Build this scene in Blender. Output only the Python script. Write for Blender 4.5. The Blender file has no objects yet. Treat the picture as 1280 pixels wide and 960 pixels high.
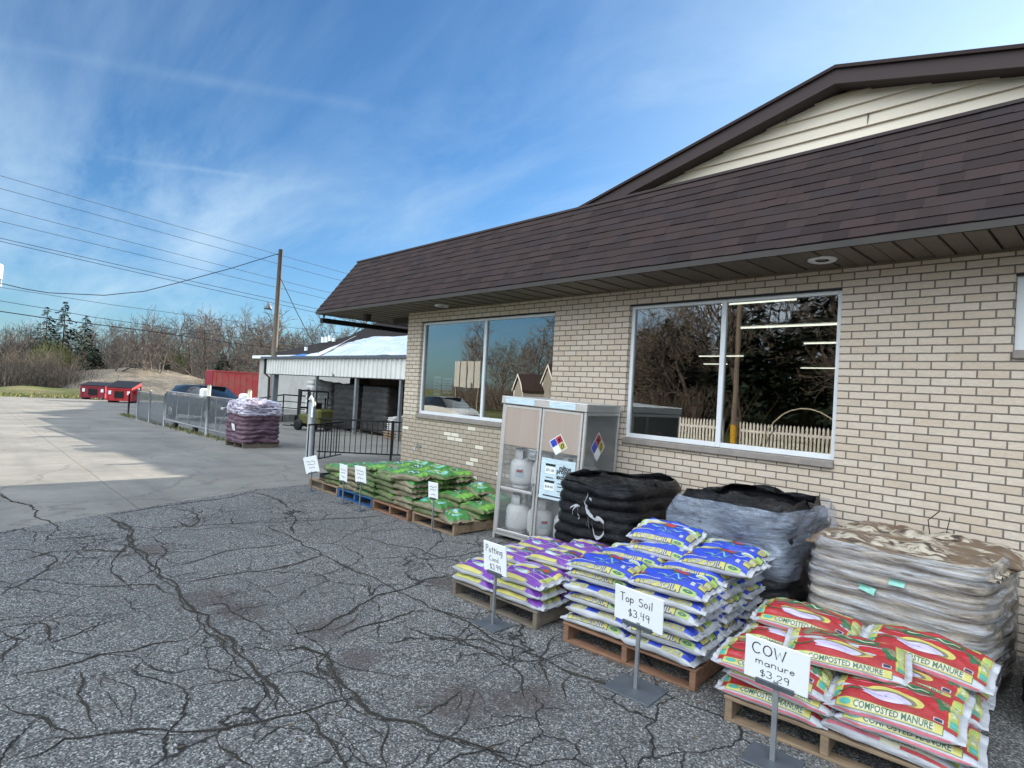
import bpy, math, random
import numpy as np
from mathutils import Vector, Matrix, noise as mnoise
random.seed(11)
S = bpy.context.scene
COL = S.collection
PI = math.pi
def R(a): return math.radians(a)

# ------------------------------------------------------------------ mesh builder
class MB:
    def __init__(s): s.v=[]; s.f=[]; s.m=[]; s.sm=[]
    def add(s, vs, fs, mi=0, smooth=False, M=None):
        o=len(s.v)
        if M is None: s.v.extend([tuple(p) for p in vs])
        else: s.v.extend([tuple(M@Vector(p)) for p in vs])
        for f in fs: s.f.append(tuple(i+o for i in f)); s.m.append(mi); s.sm.append(smooth)
    def box(s, x0,x1,y0,y1,z0,z1, mi=0, M=None, j=0.0):
        q=lambda: random.uniform(-j,j) if j else 0.0
        vs=[(x+q(),y+q(),z+q()) for x,y,z in [(x0,y0,z0),(x1,y0,z0),(x1,y1,z0),(x0,y1,z0),(x0,y0,z1),(x1,y0,z1),(x1,y1,z1),(x0,y1,z1)]]
        s.add(vs,[(0,3,2,1),(4,5,6,7),(0,1,5,4),(1,2,6,5),(2,3,7,6),(3,0,4,7)],mi,False,M)
    def bbox(s, x0,x1,y0,y1,z0,z1, b=0.004, mi=0, M=None):
        # box with chamfered edges
        vs=[];
        for sx in (0,1):
            for sy in (0,1):
                for sz in (0,1):
                    X=(x0,x1)[sx];Y=(y0,y1)[sy];Z=(z0,z1)[sz]
                    dx=b if sx==0 else -b; dy=b if sy==0 else -b; dz=b if sz==0 else -b
                    vs+= [(X,Y+dy,Z+dz),(X+dx,Y,Z+dz),(X+dx,Y+dy,Z)]
        I=lambda sx,sy,sz,k:(sx*4+sy*2+sz)*3+k
        fs=[]
        for a in (0,1):
            q=[I(a,0,0,0),I(a,1,0,0),I(a,1,1,0),I(a,0,1,0)]; fs.append(q[::-1] if a==0 else q)
            q=[I(0,a,0,1),I(1,a,0,1),I(1,a,1,1),I(0,a,1,1)]; fs.append(q if a==0 else q[::-1])
            q=[I(0,0,a,2),I(1,0,a,2),I(1,1,a,2),I(0,1,a,2)]; fs.append(q[::-1] if a==0 else q)
        for a in (0,1):
            for c in (0,1):
                fs.append([I(0,a,c,1),I(1,a,c,1),I(1,a,c,2),I(0,a,c,2)])
                fs.append([I(a,0,c,0),I(a,1,c,0),I(a,1,c,2),I(a,0,c,2)])
                fs.append([I(a,c,0,0),I(a,c,1,0),I(a,c,1,1),I(a,c,0,1)])
        for a in (0,1):
            for c in (0,1):
                for d in (0,1): fs.append([I(a,c,d,0),I(a,c,d,1),I(a,c,d,2)])
        s.add(vs,fs,mi,False,M)
    def tube(s, pts, r, n=6, mi=0, M=None, cap=True, smooth=True):
        pts=[Vector(p) for p in pts]; k=len(pts)
        rs=r if isinstance(r,(list,tuple)) else [r]*k
        vs=[]; fs=[]
        up=Vector((0,0,1))
        for i,p in enumerate(pts):
            d=(pts[min(i+1,k-1)]-pts[max(i-1,0)])
            if d.length<1e-9: d=Vector((0,0,1))
            d.normalize()
            a=d.cross(up if abs(d.z)<.95 else Vector((1,0,0))).normalized(); b=a.cross(d)
            for t in range(n):
                an=2*PI*t/n+PI/n
                vs.append(p+(a*math.cos(an)+b*math.sin(an))*rs[i])
        for i in range(k-1):
            for t in range(n):
                u=(t+1)%n
                fs.append((i*n+t,i*n+u,(i+1)*n+u,(i+1)*n+t))
        if cap and n>2:
            fs.append(tuple(range(n))); fs.append(tuple(range((k-1)*n,k*n))[::-1])
        s.add(vs,fs,mi,smooth,M)
    def lathe(s, prof, n=16, mi=0, M=None, smooth=True):
        vs=[];fs=[]
        for r,z in prof:
            for t in range(n): vs.append((r*math.cos(2*PI*t/n),r*math.sin(2*PI*t/n),z))
        for i in range(len(prof)-1):
            for t in range(n):
                u=(t+1)%n; fs.append((i*n+t,i*n+u,(i+1)*n+u,(i+1)*n+t))
        s.add(vs,fs,mi,smooth,M)
    def prism(s, poly, axis, a0, a1, mi=0, M=None):
        # poly: list of 2D; axis 'x','y','z' extrusion
        def P(p,a): return {'x':(a,p[0],p[1]),'y':(p[0],a,p[1]),'z':(p[0],p[1],a)}[axis]
        n=len(poly); vs=[P(p,a0) for p in poly]+[P(p,a1) for p in poly]
        fs=[tuple(range(n)),tuple(range(n,2*n))[::-1]]+[(i,(i+1)%n,n+(i+1)%n,n+i) for i in range(n)]
        s.add(vs,fs,mi,False,M)
    def grid(s, fn, nu, nv, mi=0, smooth=True, closeu=False, M=None):
        vs=[fn(i/(nu-1) if not closeu else i/nu, j/(nv-1)) for j in range(nv) for i in range(nu)]
        fs=[]
        for j in range(nv-1):
            for i in range(nu if closeu else nu-1):
                i2=(i+1)%nu
                fs.append((j*nu+i,j*nu+i2,(j+1)*nu+i2,(j+1)*nu+i))
        s.add(vs,fs,mi,smooth,M)
    def mesh(s, name, mats):
        me=bpy.data.meshes.new(name); me.from_pydata(s.v,[],s.f)
        if not isinstance(mats,(list,tuple)): mats=[mats]
        for m in mats: me.materials.append(m)
        me.polygons.foreach_set('material_index',s.m); me.polygons.foreach_set('use_smooth',s.sm)
        me.update(); return me
    def build(s, name, mats, parent=None, loc=None, rot=None):
        o=bpy.data.objects.new(name,s.mesh(name,mats)); COL.objects.link(o)
        if parent: o.parent=parent
        if loc: o.location=loc
        if rot: o.rotation_euler=rot
        return o
def tag(o,label=None,cat=None,group=None,kind=None):
    if label: o['label']=label
    if cat: o['category']=cat
    if group: o['group']=group
    if kind: o['kind']=kind
    return o
def thing(name,label,cat,loc=(0,0,0),rz=0,group=None,rot=None):
    o=bpy.data.objects.new(name,None); COL.objects.link(o); o.empty_display_size=.1
    o.location=loc; o.rotation_euler=rot if rot else (0,0,rz)
    return tag(o,label,cat,group)
def dup(o,loc=None,rot=None,sc=None,label=None,group=None):
    r=o.copy(); COL.objects.link(r)
    for ch in list(o.children):
        c=ch.copy(); COL.objects.link(c); c.parent=r
        for g in list(ch.children):
            d=g.copy(); COL.objects.link(d); d.parent=c
    if loc is not None: r.location=loc
    if rot is not None: r.rotation_euler=rot
    if sc is not None: r.scale=sc
    if label: r['label']=label
    if group: r['group']=group
    return r
def gz(X): return max(-.9,-.013*max(0.0,-X-9.5))

# ------------------------------------------------------------------ materials
class NT:
    def __init__(s,name):
        s.mat=bpy.data.materials.new(name); s.mat.use_nodes=True
        s.t=s.mat.node_tree; s.t.nodes.clear()
        s.out=s.n('ShaderNodeOutputMaterial')
    def n(s,ty,**kw):
        k=s.t.nodes.new(ty)
        for a,b in kw.items(): setattr(k,a,b)
        return k
    def l(s,a,b): s.t.links.new(a,b)
    def set(s,sock,v):
        if hasattr(v,'is_output'): s.l(v,sock)
        else:
            try: sock.default_value=v
            except Exception: sock.default_value=(*v,1) if len(v)==3 else v
    def math(s,op,a,b=None,c=None,clamp=False):
        k=s.n('ShaderNodeMath',operation=op); k.use_clamp=clamp
        s.set(k.inputs[0],a)
        if b is not None: s.set(k.inputs[1],b)
        if c is not None: s.set(k.inputs[2],c)
        return k.outputs[0]
    def mix(s,f,a,b,mode='MIX'):
        k=s.n('ShaderNodeMix',data_type='RGBA',blend_type=mode)
        s.set(k.inputs[0],f); s.set(k.inputs[6],a if hasattr(a,'is_output') else (*a,1)); s.set(k.inputs[7],b if hasattr(b,'is_output') else (*b,1))
        return k.outputs[2]
    def coord(s,kind='Object'):
        return s.n('ShaderNodeTexCoord').outputs[kind]
    def mapping(s,v,sc=(1,1,1),loc=(0,0,0),rot=(0,0,0)):
        k=s.n('ShaderNodeMapping'); s.l(v,k.inputs[0]); k.inputs[1].default_value=loc; k.inputs[2].default_value=rot; k.inputs[3].default_value=sc
        return k.outputs[0]
    def noise(s,v,scale=5,detail=4,rough=.55,dist=0):
        k=s.n('ShaderNodeTexNoise'); s.l(v,k.inputs['Vector']); k.inputs['Scale'].default_value=scale; k.inputs['Detail'].default_value=detail; k.inputs['Roughness'].default_value=rough; k.inputs['Distortion'].default_value=dist
        return k.outputs
    def vor(s,v,scale=5,feature='F1'):
        k=s.n('ShaderNodeTexVoronoi',feature=feature); s.l(v,k.inputs['Vector']); k.inputs['Scale'].default_value=scale
        return k.outputs
    def ramp(s,f,stops,interp='LINEAR'):
        k=s.n('ShaderNodeValToRGB'); s.l(f,k.inputs[0]); e=k.color_ramp.elements; k.color_ramp.interpolation=interp
        while len(e)<len(stops): e.new(.5)
        for i,(p,c) in enumerate(stops):
            e[i].position=p; e[i].color=(*c,1) if hasattr(c,'__len__') else (c,c,c,1)
        return k.outputs[0]
    def bump(s,h,strength=.3,dist=.01):
        k=s.n('ShaderNodeBump'); k.inputs['Strength'].default_value=strength; k.inputs['Distance'].default_value=dist; s.l(h,k.inputs['Height']); return k.outputs[0]
    def pbr(s,base,rough=.7,metal=0,spec=.5,normal=None,coat=0):
        b=s.n('ShaderNodeBsdfPrincipled'); s.set(b.inputs['Base Color'],base if hasattr(base,'is_output') else (*base,1)); s.set(b.inputs['Roughness'],rough); s.set(b.inputs['Metallic'],metal); b.inputs['Specular IOR Level'].default_value=spec
        if normal is not None: s.l(normal,b.inputs['Normal'])
        if coat: b.inputs['Coat Weight'].default_value=coat
        s.bsdf=b; s.l(b.outputs[0],s.out.inputs[0]); return s.mat
def simple(name,c,rough=.7,metal=0,var=.25,scale=8,bump=.15,bscale=40,spec=.3,stretch=(1,1,1),c2=None,bd=.004,kind='Object'):
    n=NT(name); v=n.mapping(n.coord(kind),stretch)
    a=n.noise(v,scale,5,.6)[0]
    lo=tuple(x*(1-var) for x in c) if c2 is None else c2
    col=n.mix(n.math('MULTIPLY_ADD',a,2.2,-.6,clamp=True),lo,c)
    nb=n.noise(v,bscale,4,.6)[0]
    r=n.math('MULTIPLY_ADD',a,.3,rough-.15,clamp=True)
    return n.pbr(col,r,metal,spec,n.bump(nb,bump,bd) if bump else None)

# ---- brick
B_=.2032; C_=.0677; ZT=2.878; X0=-5.459; WY=5.88
def brick_mat():
    n=NT('tan_brick'); o=n.coord('Object'); s=n.n('ShaderNodeSeparateXYZ'); n.l(o,s.inputs[0])
    along=n.math('ADD',s.outputs[0],s.outputs[1])
    wob=n.noise(o,14,3)[0]
    z=n.math('DIVIDE',n.math('SUBTRACT',ZT+10*C_,n.math('ADD',s.outputs[2],n.math('MULTIPLY_ADD',wob,.004,-.002))),C_)
    row=n.math('FLOOR',z); fz=n.math('FRACT',z)
    odd=n.math('MODULO',n.math('ABSOLUTE',row),2)
    u=n.math('ADD',n.math('DIVIDE',n.math('SUBTRACT',n.math('ADD',along,n.math('MULTIPLY_ADD',wob,.005,-.0025)),X0+WY),B_),n.math('MULTIPLY',odd,.5))
    u=n.math('ADD',u,200); bi=n.math('FLOOR',u); fu=n.math('FRACT',u)
    def edge(f,w): # distance to nearest cell border in metres
        return n.math('MULTIPLY',n.math('MINIMUM',f,n.math('SUBTRACT',1,f)),w)
    d=n.math('MINIMUM',edge(fu,B_),edge(fz,C_))
    d=n.math('SUBTRACT',d,n.math('MULTIPLY_ADD',n.noise(o,60,3)[0],.003,-.0015))
    mask=n.math('MULTIPLY',n.math('SUBTRACT',d,.0046),450,clamp=True)
    cv=n.n('ShaderNodeCombineXYZ'); n.l(bi,cv.inputs[0]); n.l(row,cv.inputs[1])
    w=n.n('ShaderNodeTexWhiteNoise',noise_dimensions='2D'); n.l(cv.outputs[0],w.inputs['Vector'])
    rnd=w.outputs['Value']
    col=n.ramp(rnd,[(0,(.67,.55,.435)),(.25,(.74,.622,.51)),(.7,(.785,.672,.565)),(1,(.70,.565,.44))])
    grain=n.noise(n.mapping(o,(30,30,140)),1,4,.7)[0]
    col=n.mix(n.math('MULTIPLY_ADD',grain,1.6,-.55,clamp=True),n.mix(.5,col,(.26,.21,.155)),col)
    # weathered darker zone on the low left part, replaced pale bricks in it
    low=n.math('MULTIPLY',n.math('MULTIPLY',n.math('SUBTRACT',-5.3,s.outputs[0]),1.5,clamp=True),n.math('MULTIPLY',n.math('SUBTRACT',1.45,s.outputs[2]),3,clamp=True))
    col=n.mix(n.math('MULTIPLY',low,.55),col,(.27,.225,.165))
    pale=n.math('MULTIPLY',n.math('GREATER_THAN',rnd,.93),low)
    col=n.mix(pale,col,(.72,.66,.55))
    spl=n.math('MULTIPLY',n.math('MULTIPLY_ADD',s.outputs[2],-2.2,.9,clamp=True),n.math('MULTIPLY_ADD',n.noise(o,4,5,.7)[0],2.2,-.6,clamp=True)); col=n.mix(n.math('MULTIPLY',spl,.6),col,(.20,.17,.135))
    dr=n.noise(n.mapping(o,(9,9,.55)),1,4,.6)[0]; col=n.mix(n.math('MULTIPLY_ADD',dr,2.6,-1.55,clamp=True),col,n.mix(.35,col,(.30,.26,.21)))
    blot=n.noise(o,1.3,5,.65)[0]
    col=n.mix(n.math('MULTIPLY_ADD',blot,1.4,-.55,clamp=True),col,n.mix(.25,col,(.25,.2,.15)))
    mort=n.mix(n.noise(o,35,3)[0],(.12,.102,.086),(.20,.175,.15))
    c=n.mix(mask,mort,col)
    h=n.math('ADD',n.math('MULTIPLY',mask,1),n.math('MULTIPLY',grain,.25))
    return n.pbr(c,.88,0,.25,n.bump(h,.7,.006))
M={}
M['brick']=brick_mat()
M['white_frame']=simple('white_aluminium',(.72,.74,.76),.4,0,.12,3,.03)
M['sill']=simple('stone_sill',(.30,.265,.24),.85,0,.3,9,.3,60)
def shingle_mat():
    n=NT('brown_shingle'); o=n.coord('Object'); at=n.n('ShaderNodeAttribute',attribute_name='tabid'); 
    w=n.n('ShaderNodeTexWhiteNoise',noise_dimensions='1D'); n.l(at.outputs['Fac'],w.inputs['W'])
    col=n.ramp(w.outputs[0],[(0,(.026,.018,.019)),(.35,(.040,.027,.027)),(.7,(.056,.036,.034)),(1,(.034,.027,.031))])
    g=n.noise(o,160,3,.7)[0]; b=n.noise(o,3,4)[0]
    col=n.mix(n.math('MULTIPLY_ADD',g,2,-.6,clamp=True),n.mix(.5,col,(.015,.01,.01)),col)
    col=n.mix(n.math('MULTIPLY',b,.35),col,(.055,.044,.042))
    return n.pbr(col,.93,0,.2,n.bump(g,.5,.004))
M['shingle']=shingle_mat()
M['trim_tan']=simple('tan_drip_edge',(.070,.064,.060),.7,0,.2,4,.05,spec=.12)
M['soffit']=simple('tan_soffit_metal',(.20,.165,.125),.6,0,.35,2.2,.05,stretch=(4,.6,1))
M['siding']=simple('cream_siding',(.68,.605,.50),.6,0,.1,3,.06,50,stretch=(.5,1,4))
M['brown_fascia']=simple('brown_fascia',(.060,.045,.045),.6,0,.2,3,.05,spec=.15)
M['black_metal']=simple('black_metal',(.018,.018,.02),.5,0,.3,6,.05,spec=.2)
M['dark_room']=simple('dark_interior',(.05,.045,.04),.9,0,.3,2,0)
M['dark_goods']=simple('shelf_goods',(.16,.12,.09),.8,0,.7,9,.1)
def emit(name,c,s):
    n=NT(name); e=n.n('ShaderNodeEmission'); e.inputs[0].default_value=(*c,1); e.inputs[1].default_value=s; n.l(e.outputs[0],n.out.inputs[0]); return n.mat
M['tube']=emit('lit_tube',(1,.93,.82),1.1)
def glass_mat(name='window_glass',tint=(.62,.66,.64),k=.08):
    n=NT(name); g=n.n('ShaderNodeBsdfGlossy'); g.inputs['Roughness'].default_value=.0; g.inputs[0].default_value=(.95,.93,.92,1)
    t=n.n('ShaderNodeBsdfTransparent'); t.inputs[0].default_value=(*tint,1)
    lw=n.n('ShaderNodeLayerWeight'); lw.inputs[0].default_value=.5
    o=n.coord('Object'); nb=n.noise(o,1.1,2,.5)[0]; bm=n.bump(nb,.05,.02); n.l(bm,g.inputs['Normal'])
    f=n.math('MULTIPLY_ADD',lw.outputs['Facing'],.52,k,clamp=True)
    m=n.n('ShaderNodeMixShader'); n.l(f,m.inputs[0]); n.l(t.outputs[0],m.inputs[1]); n.l(g.outputs[0],m.inputs[2]); n.l(m.outputs[0],n.out.inputs[0]); return n.mat
M['glass']=glass_mat()
# ---- ground
DIRT=[(-4.95,1.55,.34),(-4.55,1.65,.30),(-3.9,2.05,.30),(-4.2,3.35,.30),(-2.55,2.15,.35),(-3.35,1.95,.25),(-6.6,1.5,.35),(-2.35,2.5,.3)]
def asphalt_mat():
    n=NT('old_asphalt'); o=n.coord('Object')
    v1=n.vor(o,125); v2=n.vor(o,55)
    st=n.math('MULTIPLY',v1['Color'],1)
    sp=n.n('ShaderNodeSeparateColor'); n.l(v1['Color'],sp.inputs[0])
    sp2=n.n('ShaderNodeSeparateColor'); n.l(v2['Color'],sp2.inputs[0])
    base=n.ramp(sp.outputs[0],[(0,(.030,.031,.033)),(.40,(.100,.101,.101)),(.75,(.21,.208,.203)),(.92,(.34,.335,.325)),(1,(.60,.59,.57))])
    base=n.mix(n.math('MULTIPLY',n.math('GREATER_THAN',sp2.outputs[1],.9),n.math('LESS_THAN',v2['Distance'],.33)),base,(.34,.335,.32))
    big=n.noise(o,.55,5,.6)[0]; mid=n.noise(o,3.5,5,.65)[0]
    base=n.mix(n.math('MULTIPLY_ADD',big,1.8,-.6,clamp=True),n.mix(.45,base,(.055,.055,.058)),base)
    base=n.mix(n.math('MULTIPLY_ADD',mid,2.6,-1.45,clamp=True),base,(.10,.088,.078))
    rust=n.noise(n.mapping(o,loc=(7.3,2.1,0)),.8,5,.7)[0]
    base=n.mix(n.math('MULTIPLY_ADD',rust,5,-3.15,clamp=True),base,n.mix(.55,base,(.11,.07,.055)))
    for px_,py_,pr_ in DIRT:
        dv=n.n('ShaderNodeVectorMath',operation='DISTANCE'); n.l(o,dv.inputs[0]); dv.inputs[1].default_value=(px_,py_,.004)
        k=n.math('SUBTRACT',1,n.math('DIVIDE',dv.outputs['Value'],pr_)); k=n.math('ADD',k,n.math('MULTIPLY_ADD',n.noise(o,7,5,.7)[0],1.7,-.95))
        base=n.mix(n.math('MULTIPLY',k,1.6,clamp=True),base,n.mix(.62,base,(.066,.050,.046)))
    # hairline cracks: warped cell borders, broken up by noise
    wv=n.n('ShaderNodeVectorMath',operation='ADD'); nz=n.noise(o,2.6,4,.6)['Color']; sc=n.n('ShaderNodeVectorMath',operation='SCALE'); n.l(nz,sc.inputs[0]); sc.inputs['Scale'].default_value=.28
    n.l(o,wv.inputs[0]); n.l(sc.outputs[0],wv.inputs[1])
    def cr(scale,w,th,mul):
        d=n.vor(wv.outputs[0],scale,'DISTANCE_TO_EDGE')['Distance']
        k=n.math('SUBTRACT',1,n.math('DIVIDE',d,w),clamp=True)
        gate=n.math('MULTIPLY_ADD',n.noise(n.mapping(o,loc=(scale*3,1,0)),.7,3)[0],8,-8*th,clamp=True)
        return n.math('MULTIPLY',n.math('MULTIPLY',k,gate),mul)
    ck=n.math('MAXIMUM',n.math('MAXIMUM',cr(1.15,.011,.40,1.0),cr(8.5,.045,.585,.75)),cr(3.3,.022,.47,.9))
    base=n.mix(n.math('MULTIPLY',ck,1.4,clamp=True),base,(.028,.026,.024))
    h=n.math('SUBTRACT',n.math('ADD',n.math('MULTIPLY',sp.outputs[0],.35),n.math('MULTIPLY',mid,.8)),n.math('MULTIPLY',ck,2.0))
    return n.pbr(base,.88,0,.22,n.bump(h,.75,.008))
M['asphalt']=asphalt_mat()
def concrete_mat():
    n=NT('old_concrete'); o=n.coord('Object'); s=n.n('ShaderNodeSeparateXYZ'); n.l(o,s.inputs[0])
    a=n.noise(o,.6,6,.65)[0]; b=n.noise(o,7,5,.6)[0]; st=n.noise(n.mapping(o,(.15,1.6,1)),1,5,.6)[0]
    c=n.mix(n.math('MULTIPLY_ADD',a,2.2,-.6,clamp=True),(.125,.12,.11),(.245,.235,.212))
    c=n.mix(n.math('MULTIPLY_ADD',b,2,-.8,clamp=True),c,n.mix(.3,c,(.16,.15,.14)))
    c=n.mix(n.math('MULTIPLY_ADD',st,3.2,-1.65,clamp=True),c,n.mix(.55,c,(.09,.085,.08)))
    def joint(x,p,w):
        f=n.math('FRACT',n.math('DIVIDE',n.math('ADD',x,n.math('MULTIPLY_ADD',a,.10,200.95)),p)); d=n.math('MULTIPLY',n.math('MINIMUM',f,n.math('SUBTRACT',1,f)),p)
        return n.math('SUBTRACT',1,n.math('DIVIDE',d,w),clamp=True)
    j=n.math('MAXIMUM',joint(s.outputs[0],4.6,.022),joint(s.outputs[1],3.9,.020))
    wv=n.n('ShaderNodeVectorMath',operation='ADD'); sc=n.n('ShaderNodeVectorMath',operation='SCALE'); n.l(n.noise(o,1.2,4,.6)['Color'],sc.inputs[0]); sc.inputs['Scale'].default_value=.9; n.l(o,wv.inputs[0]); n.l(sc.outputs[0],wv.inputs[1])
    d=n.vor(wv.outputs[0],.33,'DISTANCE_TO_EDGE')['Distance']
    k=n.math('MAXIMUM',j,n.math('MULTIPLY',n.math('SUBTRACT',1,n.math('DIVIDE',d,.011),clamp=True),.9))
    c=n.mix(n.math('MULTIPLY',k,.45),c,(.05,.047,.043))
    return n.pbr(c,.88,0,.3,n.bump(n.math('SUBTRACT',b,k),.3,.01))
M['concrete']=concrete_mat()
def crack_mat():
    n=NT('crack_dirt'); o=n.coord('Object'); a=n.noise(o,40,4,.7)[0]; b=n.noise(o,1.7,3)[0]
    c=n.mix(a,(.014,.013,.012),(.06,.055,.048)); c=n.mix(n.math('MULTIPLY_ADD',b,3,-1.7,clamp=True),c,(.07,.075,.04))
    return n.pbr(c,.95,0,.15,n.bump(a,.6,.01))
M['crack']=crack_mat()
def grit_mat():
    n=NT('loose_grit'); o=n.coord('Object'); v=n.vor(o,150); sp=n.n('ShaderNodeSeparateColor'); n.l(v['Color'],sp.inputs[0])
    c=n.ramp(sp.outputs[0],[(0,(.016,.015,.014)),(.5,(.050,.047,.043)),(.82,(.10,.095,.088)),(1,(.26,.25,.235))])
    c=n.mix(n.math('MULTIPLY_ADD',n.noise(o,3,4)[0],2.5,-.9,clamp=True),c,n.mix(.5,c,(.065,.055,.042)))
    return n.pbr(c,.95,0,.12,n.bump(sp.outputs[0],.8,.008))
M['grit']=grit_mat()
def field_mat():
    n=NT('field_grass'); o=n.coord('Object'); a=n.noise(o,.10,6,.65)[0]; b=n.noise(n.mapping(o,(1,.5,1)),1.8,5,.7)[0]
    c=n.mix(n.math('MULTIPLY_ADD',b,1.6,-.3,clamp=True),(.055,.078,.024),(.115,.125,.048))
    c=n.mix(n.math('MULTIPLY_ADD',a,4,-2.1,clamp=True),c,(.20,.16,.10))
    return n.pbr(c,.95,0,.1,n.bump(b,.8,.1))
M['field']=field_mat()
M['dirt']=simple('mound_dirt',(.21,.18,.14),.95,0,.6,.32,.9,1.5,c2=(.07,.06,.048),bd=.25)
M['bark']=simple('grey_bark',(.105,.088,.075),.9,0,.45,3,.3,20)
M['bark_pale']=simple('pale_bark',(.24,.205,.17),.9,0,.4,3,.3,20)
M['twig']=simple('twigs',(.125,.104,.090),.9,0,.35,.7,0)
M['twig_tan']=simple('tan_stems',(.19,.155,.115),.9,0,.35,1.2,0)
M['bud']=simple('spring_buds',(.20,.185,.06),.9,0,.4,1.5,0)
M['willow']=simple('willow_leaves',(.16,.165,.065),.8,0,.45,1.4,0)
M['needle']=simple('conifer_needles',(.040,.066,.042),.8,0,.55,1.1,0)
M['grass']=simple('grass_blades',(.11,.145,.035),.8,0,.5,1.2,0,c2=(.20,.17,.08))
# ---- misc
M['wood']=simple('pallet_wood',(.30,.215,.14),.85,0,.5,5,.35,40,stretch=(1,5,5))
M['wood_red']=simple('reddish_pallet_wood',(.27,.145,.09),.85,0,.45,5,.35,40,stretch=(1,5,5))
M['wood_grey']=simple('grey_pallet_wood',(.20,.165,.13),.9,0,.5,5,.35,40,stretch=(1,5,5))
M['blue_paint']=simple('blue_pallet_paint',(.035,.11,.27),.7,0,.4,6,.2)
M['galv']=simple('galvanised_steel',(.40,.42,.44),.42,.7,.25,7,.05)
M['fence_steel']=simple('dull_fence_steel',(.30,.31,.32),.55,.3,.3,7,.05)
M['alu']=simple('brushed_aluminium',(.70,.69,.68),.35,.75,.12,3,.03,90,stretch=(1,1,25))
M['copper_panel']=simple('warm_aluminium_panel',(.52,.43,.375),.42,.6,.10,2,.03,90,stretch=(14,14,.6))
M['pole_wood']=simple('weathered_pole',(.20,.165,.135),.9,0,.35,5,.3,20,stretch=(4,4,.4))
M['wire']=simple('cable_black',(.02,.02,.022),.6,0,.1,5,0)
M['wire_alu']=simple('cable_grey',(.10,.11,.125),.6,0,.1,5,0)
M['white_plastic']=simple('white_coroplast',(.80,.82,.83),.45,0,.06,4,.03)
M['ink']=simple('black_marker',(.012,.012,.014),.6,0,.1,5,0)
M['tank']=simple('white_tank_paint',(.78,.78,.77),.35,0,.12,5,.05)
M['base_steel']=simple('grey_sign_base',(.13,.145,.165),.5,.4,.3,10,.1)
def plastic(name,c,rough=.36,var=.14,wr=.5,sc=16,stretch=(1,1,1)):
    n=NT(name); o=n.coord('Object'); v=n.mapping(o,stretch)
    a=n.noise(v,9,4,.6)[0]; w=n.noise(v,sc,4,.6,1.2)[0]
    col=n.mix(n.math('MULTIPLY_ADD',a,2,-.5,clamp=True),tuple(x*(1-var) for x in c),c)
    d=n.noise(v,2.3,5,.65)[0]; col=n.mix(n.math('MULTIPLY_ADD',d,2.4,-1.0,clamp=True),col,n.mix(.30,col,(.20,.175,.15)))
    f=n.noise(n.mapping(o,(5,28,20)),1.6,3,.6,.8)[0]
    return n.pbr(col,n.math('MULTIPLY_ADD',d,.35,rough-.14,clamp=True),0,.5,n.bump(n.math('ADD',w,n.math('MULTIPLY',f,.9)),wr,.014))
P={}
P['white']=plastic('bag_white',(.47,.485,.52)); P['blue']=plastic('bag_blue',(.020,.060,.52)); P['yellow']=plastic('bag_yellow',(.52,.47,.12))
P['lime']=plastic('bag_lime',(.34,.46,.11)); P['red']=plastic('bag_red',(.40,.024,.030)); P['purple']=plastic('bag_purple',(.155,.025,.34))
P['dkgreen']=plastic('bag_dark_green',(.025,.12,.05)); P['green']=plastic('bag_green',(.042,.21,.042)); P['brgreen']=plastic('bag_bright_green',(.15,.36,.05))
P['teal']=plastic('bag_teal',(.07,.38,.32)); P['lav']=plastic('bag_lavender',(.58,.52,.72)); P['pink']=plastic('bag_pink',(.62,.17,.22)); P['cream']=plastic('bag_cream',(.56,.53,.40))
P['tan']=plastic('bag_tan',(.225,.195,.115),.45,.5); P['dkblue']=plastic('bag_print_navy',(.02,.025,.06)); P['flower']=plastic('bag_flower_red',(.48,.03,.03)); P['pale']=plastic('bag_pale_blue',(.55,.68,.74))
P['mint']=plastic('bag_mint',(.22,.52,.44)); P['moss']=plastic('bag_moss',(.12,.16,.05),.45,.45)

# ================================================================== ground
def sheet(name,poly,z,mat,cuts=None,kind='structure'):
    mb=MB(); mb.add([(x,y,z+gz(x)) for x,y in poly],[tuple(range(len(poly)))]); o=mb.build(name,mat); return tag(o,kind=kind)
def gridsheet(name,xs,ys,zf,mat):
    mb=MB(); nx=len(xs); vs=[(x,y,zf(x,y)) for y in ys for x in xs]
    fs=[(j*nx+i,j*nx+i+1,(j+1)*nx+i+1,(j+1)*nx+i) for j in range(len(ys)-1) for i in range(nx-1)]
    mb.add(vs,fs,0,True); return tag(mb.build(name,mat),kind='structure')
def fh(x,y):
    b=gz(x)-.012
    r=max(0,(-x-57)); 
    return b+min(1,r/8)*(.10*mnoise.noise(Vector((x*.22,y*.22,0)))+.05)*(1 if -56>x else 0)
xs=[-900,-500,-320,-220,-160,-130]+[-120+i*2 for i in range(33)]+[-54,-46,-34,-24,-14,-9.5,0,20,60,200,500,900]
ys=[-900,-400,-200,-110,-70]+[-50+i*2.5 for i in range(61)]+[120,160,240,500,900]
gridsheet('ground',xs,ys,fh,M['field'])
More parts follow.
